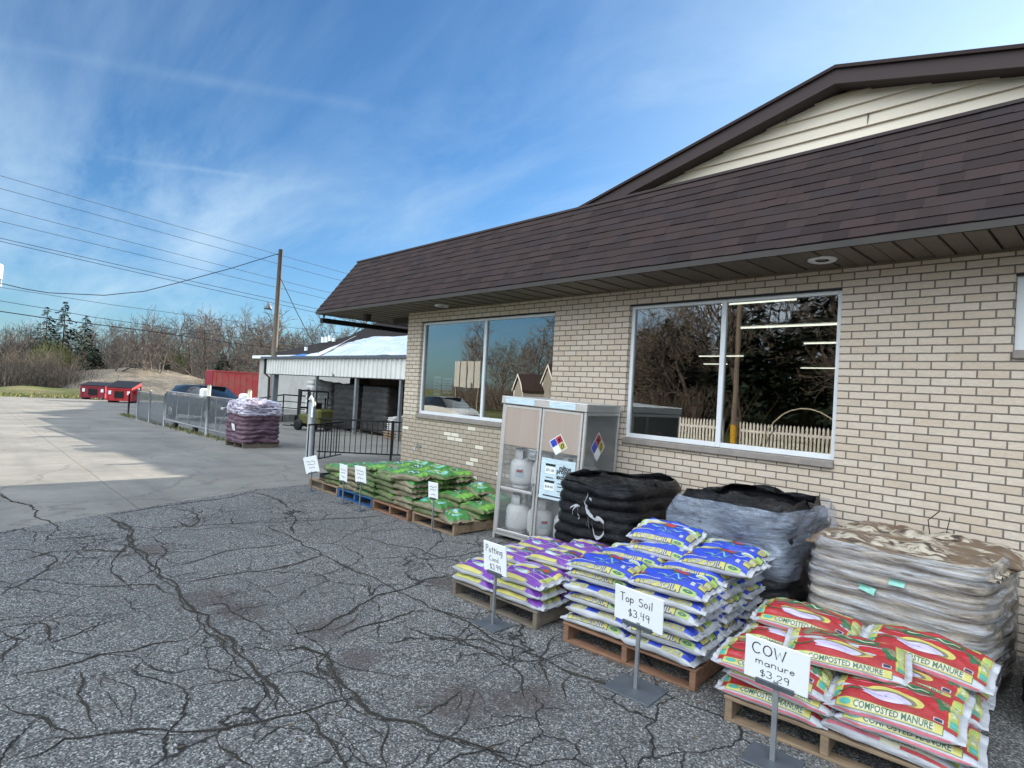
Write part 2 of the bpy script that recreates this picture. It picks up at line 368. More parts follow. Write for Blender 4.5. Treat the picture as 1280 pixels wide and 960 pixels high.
# asphalt lot near the store, concrete drive beyond it
bl=[(-9.75,5.9),(-9.56,4.4),(-9.46,3.54),(-8.75,1.9),(-8.11,.51),(-6.6,-2.6),(-4.4,-7.6),(-3.6,-9.2)]
sheet('asphalt_lot',bl+[(14,-9.2),(14,5.9)],.004,M['asphalt'])
cxs=[-54.5,-48,-40,-32,-24,-17,-13,-9.5]
mb=MB()
def cpoly(pts): mb.add([(x,y,gz(x)) for x,y in pts],[tuple(range(len(pts)))])
cpoly(bl+[(-9.75,-9.2)] if False else [(x,y) for x,y in bl]+[(-9.9,-9.2),(-9.9,5.9)])
for a,b in zip([-9.9,-13,-17,-24,-32,-40,-48],[-13,-17,-24,-32,-40,-48,-55]):
    yb=-9.2; 
    cpoly([(a,yb),(a,21),(b,21),(b,yb)])
cpoly([(-9.9,5.9),(-9.9,21),(-9.03,21),(-9.03,5.9)])
tag(mb.build('concrete_drive',M['concrete']),kind='structure')
sheet('street',[(-60,-17),(20,-17),(20,-9.2),(-60,-9.2)],.002,M['asphalt'])
# traced crack network in the old asphalt
CRACKS=[(0.012,[(-7.52,1.71),(-7.41,2.17),(-7.15,3.2),(-6.9,4.0),(-6.88,4.29)]),(0.01,[(-7.06,2.79),(-6.29,2.82),(-5.73,2.83),(-5.02,2.81),(-4.52,2.85),(-4.03,2.86),(-3.71,2.87),(-3.44,2.97),(-3.05,3.02)]),(0.018,[(-8.41,1.44),(-7.89,1.51),(-7.11,1.44),(-6.42,1.44),(-5.85,1.41),(-5.45,1.44),(-4.82,1.39),(-4.6,1.44),(-4.09,1.44),(-3.83,1.4),(-3.5,1.4),(-3.31,1.42),(-3.04,1.42)]),(0.01,[(-4.28,0.28),(-4.26,0.54),(-4.31,0.74),(-4.26,0.9),(-4.29,1.06),(-4.24,1.24)]),(0.013,[(-3.34,0.24),(-3.34,0.37),(-3.42,0.47),(-3.33,0.66),(-3.24,0.83),(-3.07,1.03),(-3.02,1.21),(-2.98,1.38),(-2.98,1.57),(-2.95,1.75)]),(0.015,[(-3.04,1.42),(-2.73,1.41),(-2.5,1.4),(-2.36,1.39)]),(0.013,[(-3.97,1.71),(-3.91,1.97),(-4.09,2.31),(-4.29,2.64),(-4.29,2.91),(-4.41,3.21),(-4.37,3.49)]),(0.014,[(-3.7,1.98),(-3.79,2.21),(-3.78,2.48),(-3.83,2.69),(-3.74,2.81)]),(0.017,[(-3.74,1.62),(-3.71,1.76),(-3.51,1.83),(-3.14,1.73),(-2.88,1.71),(-2.66,1.73),(-2.53,1.84),(-2.32,1.89),(-2.17,1.97),(-2.02,2.05)]),(0.012,[(-3.45,1.48),(-3.4,1.62),(-3.21,1.71)]),(0.009,[(-5.77,0.78),(-5.66,0.97),(-5.53,1.28),(-5.15,1.37)]),(0.009,[(-5.84,0.35),(-6.07,0.5),(-6.34,0.65),(-6.84,0.75),(-7.19,0.58),(-7.24,0.41)]),(0.008,[(-6.74,0.44),(-6.99,0.77),(-6.87,1.09),(-6.63,1.35)]),(0.008,[(-5.13,0.31),(-5.05,0.54),(-4.66,0.54),(-4.81,0.77),(-4.89,1.02)]),(0.012,[(-4.14,0.62),(-3.85,0.57),(-3.63,0.59),(-3.41,0.59)]),(0.009,[(-5.95,1.47),(-6.04,1.79),(-6.2,2.05),(-6.19,2.36),(-6.18,2.69),(-6.29,2.82)]),(0.01,[(-5.45,1.44),(-5.45,1.82),(-5.44,2.38),(-5.59,2.77),(-5.71,2.87)]),(0.008,[(-6.15,3.42),(-5.66,3.55),(-5.35,3.75),(-4.9,3.75),(-4.86,4.25),(-5.06,4.92)]),(0.007,[(-6.27,3.59),(-6.69,3.91),(-6.95,3.91)]),(0.008,[(-3.69,2.48),(-3.29,2.56),(-3.13,2.78),(-2.77,2.75)]),(0.01,[(-2.66,1.73),(-2.53,1.67),(-2.41,1.56),(-2.27,1.5)]),(0.01,[(-2.56,1.86),(-2.59,2.01),(-2.65,2.23),(-2.5,2.08)]),(0.009,[(-2.14,1.66),(-2.18,1.85),(-2.12,2.14)]),(0.008,[(-3.03,1.02),(-2.88,1.01),(-2.77,1.04),(-2.62,1.06)]),(0.012,[(-2.91,1.41),(-2.91,1.28),(-2.85,1.14)]),(0.007,[(-3.35,2.06),(-3.21,2.15)]),(0.01,[(-9.29,3.37),(-8.87,2.78),(-8.77,2.35),(-8.67,1.95),(-8.41,1.44)]),(0.012,[(-9.29,3.37),(-7.76,3.43),(-7.2,3.21),(-6.44,2.91)]),(0.012,[(-8.57,2.16),(-8.21,2.3),(-7.53,2.16),(-7.38,2.03),(-7.84,2.03)]),(0.01,[(-10.59,0.55),(-7.49,0.78),(-7.45,1.01),(-7.52,1.4)]),(0.009,[(-4.82,1.39),(-4.78,1.6),(-4.27,1.66),(-3.97,1.71)]),(0.01,[(-3.6,1.91),(-3.4,1.7),(-3.2,1.73),(-2.92,1.66),(-2.85,1.55)]),(0.01,[(-3.83,1.4),(-3.88,1.52),(-3.74,1.62)]),(0.01,[(-3.43,1.27),(-3.42,1.35),(-3.45,1.48)]),(0.009,[(-3.04,1.42),(-3.07,1.33),(-3.31,1.42)]),(0.012,[(-3.97,0.26),(-3.77,0.35),(-3.66,0.43),(-3.39,0.51)]),(0.009,[(-7.11,1.44),(-6.31,1.13),(-5.54,1.11)]),(0.008,[(-6.42,1.44),(-6.02,1.58),(-6.04,1.79)]),(0.008,[(-5.85,1.41),(-5.63,1.45),(-5.7,1.76)]),(0.009,[(-4.52,2.85),(-4.31,2.61),(-4.71,2.75)]),(0.007,[(-4.08,0.71),(-3.77,0.81),(-3.3,0.67)]),(0.007,[(-4.15,1.36),(-3.77,1.2),(-3.43,1.27)]),(0.009,[(-5.05,0.31),(-4.85,0.38),(-4.51,0.29)]),(0.01,[(-3.84,2.88),(-3.55,2.89),(-3.29,2.89),(-2.96,2.88),(-2.68,2.92),(-2.4,2.92),(-2.08,3.03),(-1.88,2.99)]),(0.009,[(-3.44,2.6),(-3.26,2.66),(-3.0,2.71),(-2.81,2.68),(-2.57,2.65),(-2.3,2.44)]),(0.008,[(-2.86,3.35),(-2.81,3.15),(-2.72,3.03),(-2.68,2.92),(-2.51,2.79),(-2.35,2.66)]),(0.007,[(-4.21,3.15),(-4.33,3.49),(-4.57,3.9),(-4.76,4.38)]),(0.007,[(-3.0,2.71),(-3.05,2.82),(-3.03,2.97)]),(0.01,[(-2.4,2.92),(-2.3,2.73),(-2.17,2.62)]),(0.008,[(-2.08,3.03),(-2.06,2.88),(-2.0,2.84)]),(0.007,[(-2.68,2.92),(-2.63,3.05),(-2.45,3.02),(-2.24,3.04)])]
mb=MB()
def frac(a,b,amp,lv):
    if lv==0: return [a]
    m=(a+b)/2; d=b-a; m+=Vector((-d.y,d.x))*random.uniform(-amp,amp)
    return frac(a,m,amp,lv-1)+frac(m,b,amp,lv-1)
mbd=MB()
def crackstrip(pts,w,zoff):
    P2=[]
    for a,b in zip(pts[:-1],pts[1:]):
        L=(b-a).length; lv=max(1,min(6,int(math.log2(max(L/.035,2))))); P2+=frac(a,b,.10,lv)
    P2.append(pts[-1]); n=len(P2); vs=[]
    for i,p in enumerate(P2):
        d=P2[min(i+1,n-1)]-P2[max(i-1,0)]
        if d.length<1e-6: d=Vector((1,0))
        d.normalize(); t=Vector((-d.y,d.x))
        e=min(1,min(i,n-1-i)/4+.15)
        k=w*e*(.35+1.3*abs(mnoise.noise(Vector((p.x*5,p.y*5,zoff*99))))+random.uniform(0,.55))
        off=random.uniform(-.35,.35)*w
        q1=p+t*(k+off); q2=p-t*(k-off)
        vs+=[(q1.x,q1.y,.0075+zoff),(q2.x,q2.y,.0075+zoff)]
    mb.add(vs,[(2*i,2*i+1,2*i+3,2*i+2) for i in range(n-1)])
    if w>.0035:
        vd=[]
        for i,p in enumerate(P2):
            d=P2[min(i+1,n-1)]-P2[max(i-1,0)]; d=d.normalized() if d.length>1e-6 else Vector((1,0)); t=Vector((-d.y,d.x)); e=min(1,min(i,n-1-i)/5)
            g=abs(mnoise.noise(Vector((p.x*2.3,p.y*2.3,5))))*2.2; k1=(w*random.uniform(.6,1.6)+random.uniform(0,.022)*g)*e; k2=(w*random.uniform(.6,1.6)+random.uniform(0,.022)*g)*e
            q1=p+t*k1; q2=p-t*k2; vd+=[(q1.x,q1.y,.0052+zoff*.3),(q2.x,q2.y,.0052+zoff*.3)]
        mbd.add(vd,[(2*i,2*i+1,2*i+3,2*i+2) for i in range(n-1)])
    return P2
zi=0
for w,pts in CRACKS:
    V=[Vector(p) for p in pts]
    w*=.44; zi+=1; Q=crackstrip(V,w,(zi%40)*.00006)
    for k in range(int(len(Q)/(13 if w>.005 else 24))):
        i=random.randrange(len(Q)-1); p=Q[i]; d=(Q[i+1]-p)
        if d.length<1e-5: continue
        a=math.atan2(d.y,d.x)+random.choice([-1,1])*random.uniform(.4,1.3); L=random.uniform(.10,.45)*(1.3 if w>.006 else .8)
        zi+=1; mid=p+Vector((math.cos(a),math.sin(a)))*L*.5; a2=a+random.uniform(-.7,.7)
        crackstrip([p,mid,mid+Vector((math.cos(a2),math.sin(a2)))*L*.6],w*.42,(zi%40)*.00006)
    if w>.005:
        off=random.choice([-1,1])*random.uniform(.05,.12)
        zi+=1; crackstrip([p+Vector((random.uniform(-.05,.05)+off*.6,off)) for p in V],w*.45,(zi%40)*.00006)
tag(mb.build('asphalt_cracks',M['crack']),kind='structure'); tag(mbd.build('crack_edge_dirt',M['grit']),kind='structure')
# dirt mound in the field
def mound(u,v):
    x=-66-40*u; y=8+21*v
    prof=math.sin(PI*min(1,max(0,v)))**.55*math.sin(PI*min(1,max(0,u)))**.7
    h=(3.6*(1-.40*v))*prof
    h+=prof*(.75*mnoise.noise(Vector((x*.16,y*.16,3)))+.28*mnoise.noise(Vector((x*.5,y*.5,7))))
    return (x,y,-.95+h)
mb=MB(); mb.grid(mound,44,70); tag(mb.build('dirt_mound',M['dirt']),kind='structure')
def mound2(u,v):
    x=-58-14*u; y=-9+26*v; p=math.sin(PI*v)**.7*math.sin(PI*u)**.8
    return (x,y,-.80+p*(.55+.4*mnoise.noise(Vector((x*.3,y*.3,9)))))
mb=MB(); mb.grid(mound2,24,40); tag(mb.build('low_grassy_bank',M['field']),kind='structure')
# grass: blades on the field edge, one mesh
mb=MB(); rg=random.Random(5)
for i in range(9000):
    x=-55.3-abs(rg.gauss(0,9)); y=rg.uniform(-14,24)
    if x<-90: continue
    z=fh(x,y)-.02; h=rg.uniform(.08,.30)*(1+.7*(mnoise.noise(Vector((x*.3,y*.3,1)))))
    a=rg.uniform(0,PI); w=rg.uniform(.03,.09); lx,ly=rg.uniform(-.12,.12),rg.uniform(-.12,.12)
    c,s=math.cos(a)*w,math.sin(a)*w
    mb.add([(x-c,y-s,z),(x+c,y+s,z),(x+lx,y+ly,z+h)],[(0,1,2)])
for i in range(900):   # weeds along fence foot and lot edge
    x=rg.uniform(-32,-16); y=5.75+rg.gauss(0,.10); z=gz(x); h=rg.uniform(.03,.14); a=rg.uniform(0,PI); w=.02
    c,s=math.cos(a)*w,math.sin(a)*w
    mb.add([(x-c,y-s,z),(x+c,y+s,z),(x+rg.uniform(-.05,.05),y+rg.uniform(-.05,.05),z+h)],[(0,1,2)])
tag(mb.build('grass',M['grass']),kind='stuff')

# ================================================================== store
STORE=thing('brick_store','tan brick store with brown shingled mansard roof and cream gable','store',(0,0,0))
XL=-9.02; XR=6.0; YB=22.0; EY=5.16; EX=-11.21; EZ=3.08
W=[(-8.595,X0,1.29,ZT,-6.94),(-4.240,-1.896,1.29,ZT,-3.06),(-.677,.70,2.29,ZT,None)]
WT=.10  # reveal depth
mb=MB()
def wquad(x0,x1,z0,z1): mb.add([(x0,WY,z0),(x1,WY,z0),(x1,WY,z1),(x0,WY,z1)],[(0,1,2,3)])
xsW=[XL]; 
for a,b,z0,z1,m in W: xsW+=[a,b]
xsW+=[XR]
for i in range(0,len(xsW),2): wquad(xsW[i],xsW[i+1],-.15,3.12)
for a,b,z0,z1,m in W:
    wquad(a,b,-.15,z0-.072); wquad(a,b,z1,3.12)
    for xx in (a,b): mb.add([(xx,WY,z0-.072),(xx,WY+WT,z0-.072),(xx,WY+WT,z1),(xx,WY,z1)],[(0,1,2,3) if xx==a else (3,2,1,0)])
    mb.add([(a,WY,z1),(b,WY,z1),(b,WY+WT,z1),(a,WY+WT,z1)],[(0,1,2,3)])
mb.add([(XL,WY,-.2),(XL,YB,-.2),(XL,YB,3.12),(XL,WY,3.12)],[(3,2,1,0)])
mb.add([(XR,WY,-.2),(XR,YB,-.2),(XR,YB,3.12),(XR,WY,3.12)],[(0,1,2,3)])
mb.add([(XL,YB,-.2),(XR,YB,-.2),(XR,YB,3.12),(XL,YB,3.12)],[(3,2,1,0)])
mb.build('wall',M['brick'],STORE)
# windows
for k,(a,b,z0,z1,mx) in enumerate(W):
    fr=MB(); y0=WY+.048; y1=WY+WT; w=.048 if k<2 else .075
    fr.bbox(a+.002,a+w,y0,y1,z0,z1-.002,.004); fr.bbox(b-w,b-.002,y0,y1,z0,z1-.002,.004)
    cols=[a+w]+([mx-.027,mx+.027] if mx else [])+[b-w]
    if mx: fr.bbox(mx-.027,mx+.027,y0-.001,y1-.002,z0+.001,z1-.004,.004)
    for i in range(0,len(cols),2):
        fr.bbox(cols[i],cols[i+1],y0+.003,y1-.001,z1-.050,z1-.003,.004); fr.bbox(cols[i],cols[i+1],y0+.003,y1-.001,z0,z0+.052,.004)
    wo=fr.build('window_frame',M['white_frame'],STORE)
    for i in range(0,len(cols),2):
        g=MB(); g.box(cols[i]-.005,cols[i+1]+.005,y0+.026,y0+.032,z0+.04,z1-.04); g.build('pane',M['glass'],wo)
    sl=MB(); sl.bbox(a+.002,b-.002,WY-.035,WY+WT,z0-.070,z0-.002,.008); sl.build('sill',M['sill'],wo)
    hd=MB(); hd.box(a+.003,b-.003,WY+.006,WY+.047,z1-.014,z1-.002); hd.build('lintel',M['black_metal'],wo)
# mansard: courses of shingle tabs, front face and left face
TY,TZ,TX=5.72,4.14,-10.69
mb=MB(); tab=[]; NC=11
def course_front(i):
    t0=i/NC; t1=(i+1)/NC+.035
    def pt(x,t,l): 
        y=EY+(TY-EY)*t; z=EZ+.05+(TZ-EZ-.05)*t
        n=Vector((0,-(TZ-EZ-.05),-(TY-EY)*-1)).normalized(); n=Vector((0,-.885,.466))
        return (x,y+n.y*l,z+n.z*l)
    x=EX+(TX-EX)*t0-.02
    first=True; tw=.165
    while x<XR+1:
        x2=x+random.choice([.14,.165,.2,.25,.31])
        a0=x if not first else EX+(TX-EX)*t0; a1=x if not first else EX+(TX-EX)*min(1,t1)
        l=.010+random.uniform(0,.006)
        o=len(mb.f)
        j=random.uniform(-.004,.004)
        mb.add([pt(a0,t0+j,l),pt(x2,t0+j,l),pt(x2,min(t1,1.0),.002),pt(a1,min(t1,1.0),.002),pt(a0,t0+j,.0),pt(x2,t0+j,.0)],[(0,1,2,3),(4,5,1,0)])
        r=random.random(); tab.extend([r,r]); x=x2; first=False
def course_left(i):
    t0=i/NC; t1=min(1,(i+1)/NC+.035)
    def pt(y,t,l):
        x=EX+(TX-EX)*t; z=EZ+.05+(TZ-EZ-.05)*t; return (x-.88*l,y,z+.43*l)
    y=EY+(TY-EY)*t0; f=True
    while y<YB:
        y2=y+random.choice([.17,.2,.25,.31]); l=.016+random.uniform(0,.006)
        b=EY+(TY-EY)*t1 if f else y
        mb.add([pt(y2,t0,l),pt(y,t0,l),pt(b,t1,.002),pt(y2,t1,.002)],[(0,1,2,3)]); tab.append(random.random()); y=y2; f=False
for i in range(NC): course_front(i); course_left(i)
mr=mb.build('mansard_roof',M['shingle'],STORE)
at=mr.data.attributes.new('tabid','FLOAT','FACE'); at.data.foreach_set('value',tab)
# backing slopes, flat roof and cap behind the shingles
mb=MB()
mb.add([(EX,EY,EZ+.04),(XR+1,EY,EZ+.04),(XR+1,TY,TZ-.005),(TX,TY,TZ-.005)],[(0,1,2,3)])
mb.add([(EX,EY,EZ+.04),(EX,YB,EZ+.04),(TX,YB,TZ-.005),(TX,TY,TZ-.005)],[(3,2,1,0)])
mb.add([(TX,TY,TZ-.01),(XR+1,TY,TZ-.01),(XR+1,YB,TZ-.01),(TX,YB,TZ-.01)],[(0,1,2,3)])
mb.build('roof_deck',M['brown_fascia'],STORE)
mb=MB(); mb.box(TX-.02,XR+1,TY-.025,TY+.10,TZ-.006,TZ+.022); mb.box(TX-.025,TX+.10,TY+.10,YB,TZ-.006,TZ+.022)
mb.build('roof_cap',M['brown_fascia'],STORE)
# eave drip edge and soffit panels
mb=MB(); mb.box(EX-.006,XR+1,EY-.012,EY+.012,EZ-.012,EZ+.040); mb.box(EX-.012,EX+.012,EY+.012,YB,EZ-.012,EZ+.040)
mb.build('drip_edge',M['trim_tan'],STORE)
mb=MB(); x=EX+.02
k=0
while x<XR+1:
    w=.145; yb=WY if x>XL else YB
    mb.box(x,x+w-.016,EY+.013,yb-.001,EZ-.006-(.008 if k%2 else 0),EZ+.012); x+=w; k+=1
so=mb.build('soffit',M['soffit'],STORE)
mb=MB(); mb.box(EX+.02,XR+1,EY+.015,WY,EZ+.014,EZ+.03); mb.box(EX+.02,XL,WY,YB,EZ+.014,EZ+.03); mb.build('soffit_backing',M['black_metal'],STORE)
mb=MB(); mb.box(XL,XR,WY-.022,WY-.002,EZ-.03,EZ-.006); mb.build('soffit_trim',M['soffit'],STORE)
for lx,ly in ((-1.95,5.50),(-7.69,5.62)):
    mb=MB(); mb.lathe([(.0,.0),(.055,-.002),(.06,-.012),(.10,-.022),(.115,-.014),(.118,.0)],20,0,Matrix.Translation((lx,ly,EZ-.008))); lo=mb.build('soffit_light',M['white_plastic'],STORE)
    mb=MB(); mb.lathe([(.0,-.003),(.05,-.004),(.055,-.0135)],16,0,Matrix.Translation((lx,ly,EZ-.008))); mb.build('lens',M['black_metal'],lo)
# black gutter along the left eave
mb=MB(); mb.box(EX-.03,EX+.09,EY+.10,YB,EZ-.165,EZ-.075); 
for yy in (5.3,8.5,12): mb.box(EX+.01,EX+.03,yy,yy+.03,EZ-.06,EZ-.01)
mb.build('gutter',M['black_metal'],STORE)
mb=MB(); mb.box(EX+1.05,EX+1.15,5.62,5.72,EZ-.14,EZ-.01); mb.box(EX+1.0,XL-.02,6.3,6.36,EZ-.12,EZ-.01); mb.build('soffit_bracket',M['trim_tan'],STORE)
# gable
GX,GZ,SL=-2.09,5.03,.245; GY=6.0; GW=6.22
mb=MB(); zb=TZ-.02; lap=.118
z=zb
while z<GZ-.17:
    z2=min(z+lap,GZ-.16)
    def ext(zz): return (GZ-.125-zz)/SL
    a,b=ext(z),ext(z2)
    mb.add([(GX-a,GW-.034,z),(GX+a,GW-.034,z),(GX+b,GW-.004,z2),(GX-b,GW-.004,z2),(GX-a,GW,z),(GX+a,GW,z)],[(0,1,2,3),(4,5,1,0)])
    z=z2
so=mb.build('gable_siding',M['siding'],STORE)
mb=MB()
for (x,z) in ((-1.85,4.48),(-2.62,4.71)): mb.box(x,x+.004,GW-.036,GW-.012,z,z+.105)
mb.build('siding_joint',M['trim_tan'],STORE)
def slope(d0,d1,y0,y1,t0,t1,mi,mb):
    # slab under roof line, both sides; d = distance from ridge
    for sg in (-1,1):
        pts=[(GX+sg*d0,GZ-SL*d0-t1),(GX+sg*d1,GZ-SL*d1-t1),(GX+sg*d1,GZ-SL*d1-t0),(GX+sg*d0,GZ-SL*d0-t0)]
        mb.prism(pts if sg<0 else pts[::-1],'y',y0,y1,mi)
mb=MB(); slope(0,4.9,GY,GY+.03,.012,.150,0,mb); mb.build('rake_board',M['brown_fascia'],STORE)
mb=MB(); slope(0,4.9,GY+.032,GW,.125,.14,0,mb); mb.build('rake_soffit',M['brown_fascia'],STORE)
mb=MB(); slope(0,5.0,GY-.03,YB,-.012,.010,0,mb); slope(0,4.97,GY-.022,YB,-.026,-.0125,0,mb); gr=mb.build('gable_roof',M['shingle'],STORE)
at=gr.data.attributes.new('tabid','FLOAT','FACE'); at.data.foreach_set('value',[.4]*len(gr.data.polygons))
# spigot on the wall
mb=MB(); T=Matrix.Translation((-8.44,WY,.73)); mb.tube([(0,0,0),(0,-.07,0),(0,-.10,-.02),(0,-.105,-.06)],.014,8,0,T); mb.tube([(-.035,-.06,.04),(.035,-.06,.04)],.008,6,0,T); mb.tube([(0,-.06,0),(0,-.06,.04)],.007,6,0,T); mb.lathe([(0,.001),(.03,.001),(.03,.008)],10,0,T@Matrix.Rotation(PI/2,4,'X'))
mb.build('spigot',M['galv'],STORE)
# interior
mb=MB()
mb.add([(XL+.1,WY+.14,.02),(XR,WY+.14,.02),(XR,YB-.1,.02),(XL+.1,YB-.1,.02)],[(0,1,2,3)])
mb.add([(XL+.1,WY+.14,3.0),(XR,WY+.14,3.0),(XR,YB-.1,3.0),(XL+.1,YB-.1,3.0)],[(3,2,1,0)])
mb.add([(XL+.1,YB-.1,0),(XR,YB-.1,0),(XR,YB-.1,3),(XL+.1,YB-.1,3)],[(0,1,2,3)])
mb.add([(XL+.1,WY+.14,0),(XL+.1,YB-.1,0),(XL+.1,YB-.1,3),(XL+.1,WY+.14,3)],[(0,1,2,3)])
mb.build('interior_room',M['dark_room'],STORE)
TB=[(-2.95,6.46,.9,0),(-3.42,8.57,1.5,0),(-3.5,10.96,1.3,0),(-6.1,17.6,1.2,0),(-11.0+2.3,16.2,1.1,0),(-7.0,13.5,1.2,0)]
for i,(x,y,L,q) in enumerate(TB):
    t=thing('fluorescent_light','lit fluorescent tube on the store ceiling behind the window glass','ceiling light',(x,y,2.93),0,'lit tubes on the store ceiling')
    mb=MB(); mb.box(-L/2,L/2,-.06,.06,.0,.06); mb.build('housing',M['white_plastic'],t)
    mb=MB(); mb.tube([(-L/2+.03,0,-.02),(L/2-.03,0,-.02)],.014,8); mb.build('tube',M['tube'],t)
rs=random.Random(3)
for i,(x,y,L) in enumerate([(-7.6,9.4,2.2),(-3.3,9.8,2.4),(-5.9,12.4,2.4),(-1.2,12.2,2.2)]):
    t=thing('store_shelf','dark loaded shelf rack standing inside the store behind the window','shelf',(x,y,.02),0,'shelf racks inside the store')
    mb=MB()
    for zz in (.1,.55,1.0,1.45): mb.box(-L/2,L/2,-.22,.22,zz,zz+.03)
    for xx in (-L/2,L/2-.04): mb.box(xx,xx+.04,-.215,.215,0,1.75)
    mb.build('rack',M['dark_room'],t)
    mb=MB()
    for zz in (.13,.58,1.03,1.48):
        xx=-L/2+.06
        while xx<L/2-.25:
            w=rs.uniform(.1,.24); mb.box(xx,xx+w-.02,-.18,rs.uniform(.05,.18),zz,zz+rs.uniform(.15,.36)); xx+=w
    mb.build('goods',M['dark_goods'],t)
# papers taped inside the first window
for x,w,z0,z1,lab in ((-8.30,.20,1.62,1.95,'narrow white notice with blue print taped inside the first window'),(-8.05,.26,1.66,1.93,'pale blue notice taped inside the first window beside a narrow one')):
    t=thing('window_notice',lab,'notice',(x,WY+.115,z0))
    mb=MB(); mb.box(0,w,0,.002,0,z1-z0); mb.build('sheet',P['pale'],t)
    mb=MB()
    for r in range(5): mb.box(.02,w-.02-.05*(r%2),-.002,-.0005,(z1-z0)*(.15+.16*r),(z1-z0)*(.15+.16*r)+.018)
    mb.build('print',P['blue'],t)
t=thing('window_notice','white notice with blue lines low inside the first window near its middle','notice',(-7.75,WY+.115,1.34)); mb=MB(); mb.box(0,.42,0,.002,0,.20); mb.build('sheet',P['pale'],t)
mb=MB(); 
for r in range(3): mb.box(.05,.37,-.002,-.0005,.04+.055*r,.06+.055*r)
mb.build('print',P['blue'],t)

# wood chips, leaves and grit on the asphalt
mb=MB(); rg=random.Random(15)
def chip(x,y,L,Wc,z=.006):
    a=rg.uniform(0,PI); c,s_=math.cos(a),math.sin(a); h=rg.uniform(.001,.010)
    mb.add([(x-c*L,y-s_*L,z+.0055),(x+s_*Wc,y-c*Wc,z+h),(x+c*L,y+s_*L,z+.006+rg.uniform(0,.006)),(x-s_*Wc,y+c*Wc,z+h+.002)],[(0,1,2,3)])
for i in range(900): chip(rg.uniform(-2.75,-1.7),rg.uniform(3.22,4.4),rg.uniform(.006,.022),rg.uniform(.003,.008))
for i in range(700): chip(rg.uniform(-9,.5),5.86-abs(rg.gauss(0,.12)),rg.uniform(.008,.025),rg.uniform(.004,.012))
for i in range(900): chip(rg.uniform(-9,0),4.0-abs(rg.gauss(0,.7)),rg.uniform(.004,.012),rg.uniform(.003,.007))
for i in range(260): chip(rg.uniform(-7,1),rg.uniform(.5,4),rg.uniform(.006,.02),rg.uniform(.003,.01))
tag(mb.build('wood_chips',simple('dry_chips',(.16,.115,.075),.9,0,.6,12,0)),kind='stuff')

# ================================================================== lettering
TXC={}
def subdiv(vs,fs,mx):
    vs=[tuple(v) for v in vs]; mid={}; st=[]
    for f in fs:
        for i in range(1,len(f)-1): st.append((f[0],f[i],f[i+1]))
    out=[]
    def d2(a,b): return (vs[a][0]-vs[b][0])**2+(vs[a][1]-vs[b][1])**2
    while st:
        a,b,c=st.pop(); e=[(d2(a,b),a,b,c),(d2(b,c),b,c,a),(d2(c,a),c,a,b)]; L,p,q,r=max(e)
        if L<mx*mx: out.append((a,b,c)); continue
        k=(min(p,q),max(p,q))
        if k not in mid: vs.append(tuple((vs[p][i]+vs[q][i])/2 for i in range(3))); mid[k]=len(vs)-1
        m=mid[k]; st.append((p,m,r)); st.append((m,q,r))
    return vs,out
def text_geo(s,OFF=.012):
    key=s; s=s.lstrip('*')
    if key!=s: OFF=.04
    if key in TXC: return TXC[key]
    c=bpy.data.curves.new('t','FONT'); c.body=s; c.size=1; c.align_x='CENTER'; c.align_y='CENTER'; c.resolution_u=2; c.offset=OFF
    o=bpy.data.objects.new('t',c); COL.objects.link(o)
    dg=bpy.context.evaluated_depsgraph_get(); me=bpy.data.meshes.new_from_object(o.evaluated_get(dg))
    vs=[tuple(v.co) for v in me.vertices]; fs=[tuple(p.vertices) for p in me.polygons]
    bpy.data.objects.remove(o); bpy.data.curves.remove(c); bpy.data.meshes.remove(me)
    w=max(v[0] for v in vs)-min(v[0] for v in vs); h=max(v[1] for v in vs)-min(v[1] for v in vs)
    cx=(max(v[0] for v in vs)+min(v[0] for v in vs))/2; cy=(max(v[1] for v in vs)+min(v[1] for v in vs))/2
    h0=.716 if OFF>.03 else h; vs=[((v[0]-cx)/h0,(v[1]-cy)/h0,0) for v in vs]; vs,fs=subdiv(vs,fs,.26); TXC[key]=(vs,fs,w/h0); return TXC[key]
def flat_text(mb,s,M4,h,mi=0,wmax=None):
    vs,fs,w=text_geo(s); k=h; kx=h if not wmax else min(h,wmax/w)
    mb.add([(v[0]*kx,v[1]*k,0) for v in vs],fs,mi,False,M4)
def arc(cx,cy,rx,ry,a0,a1,n=9): return [(cx+rx*math.cos(R(a0+(a1-a0)*i/n)),cy+ry*math.sin(R(a0+(a1-a0)*i/n))) for i in range(n+1)]
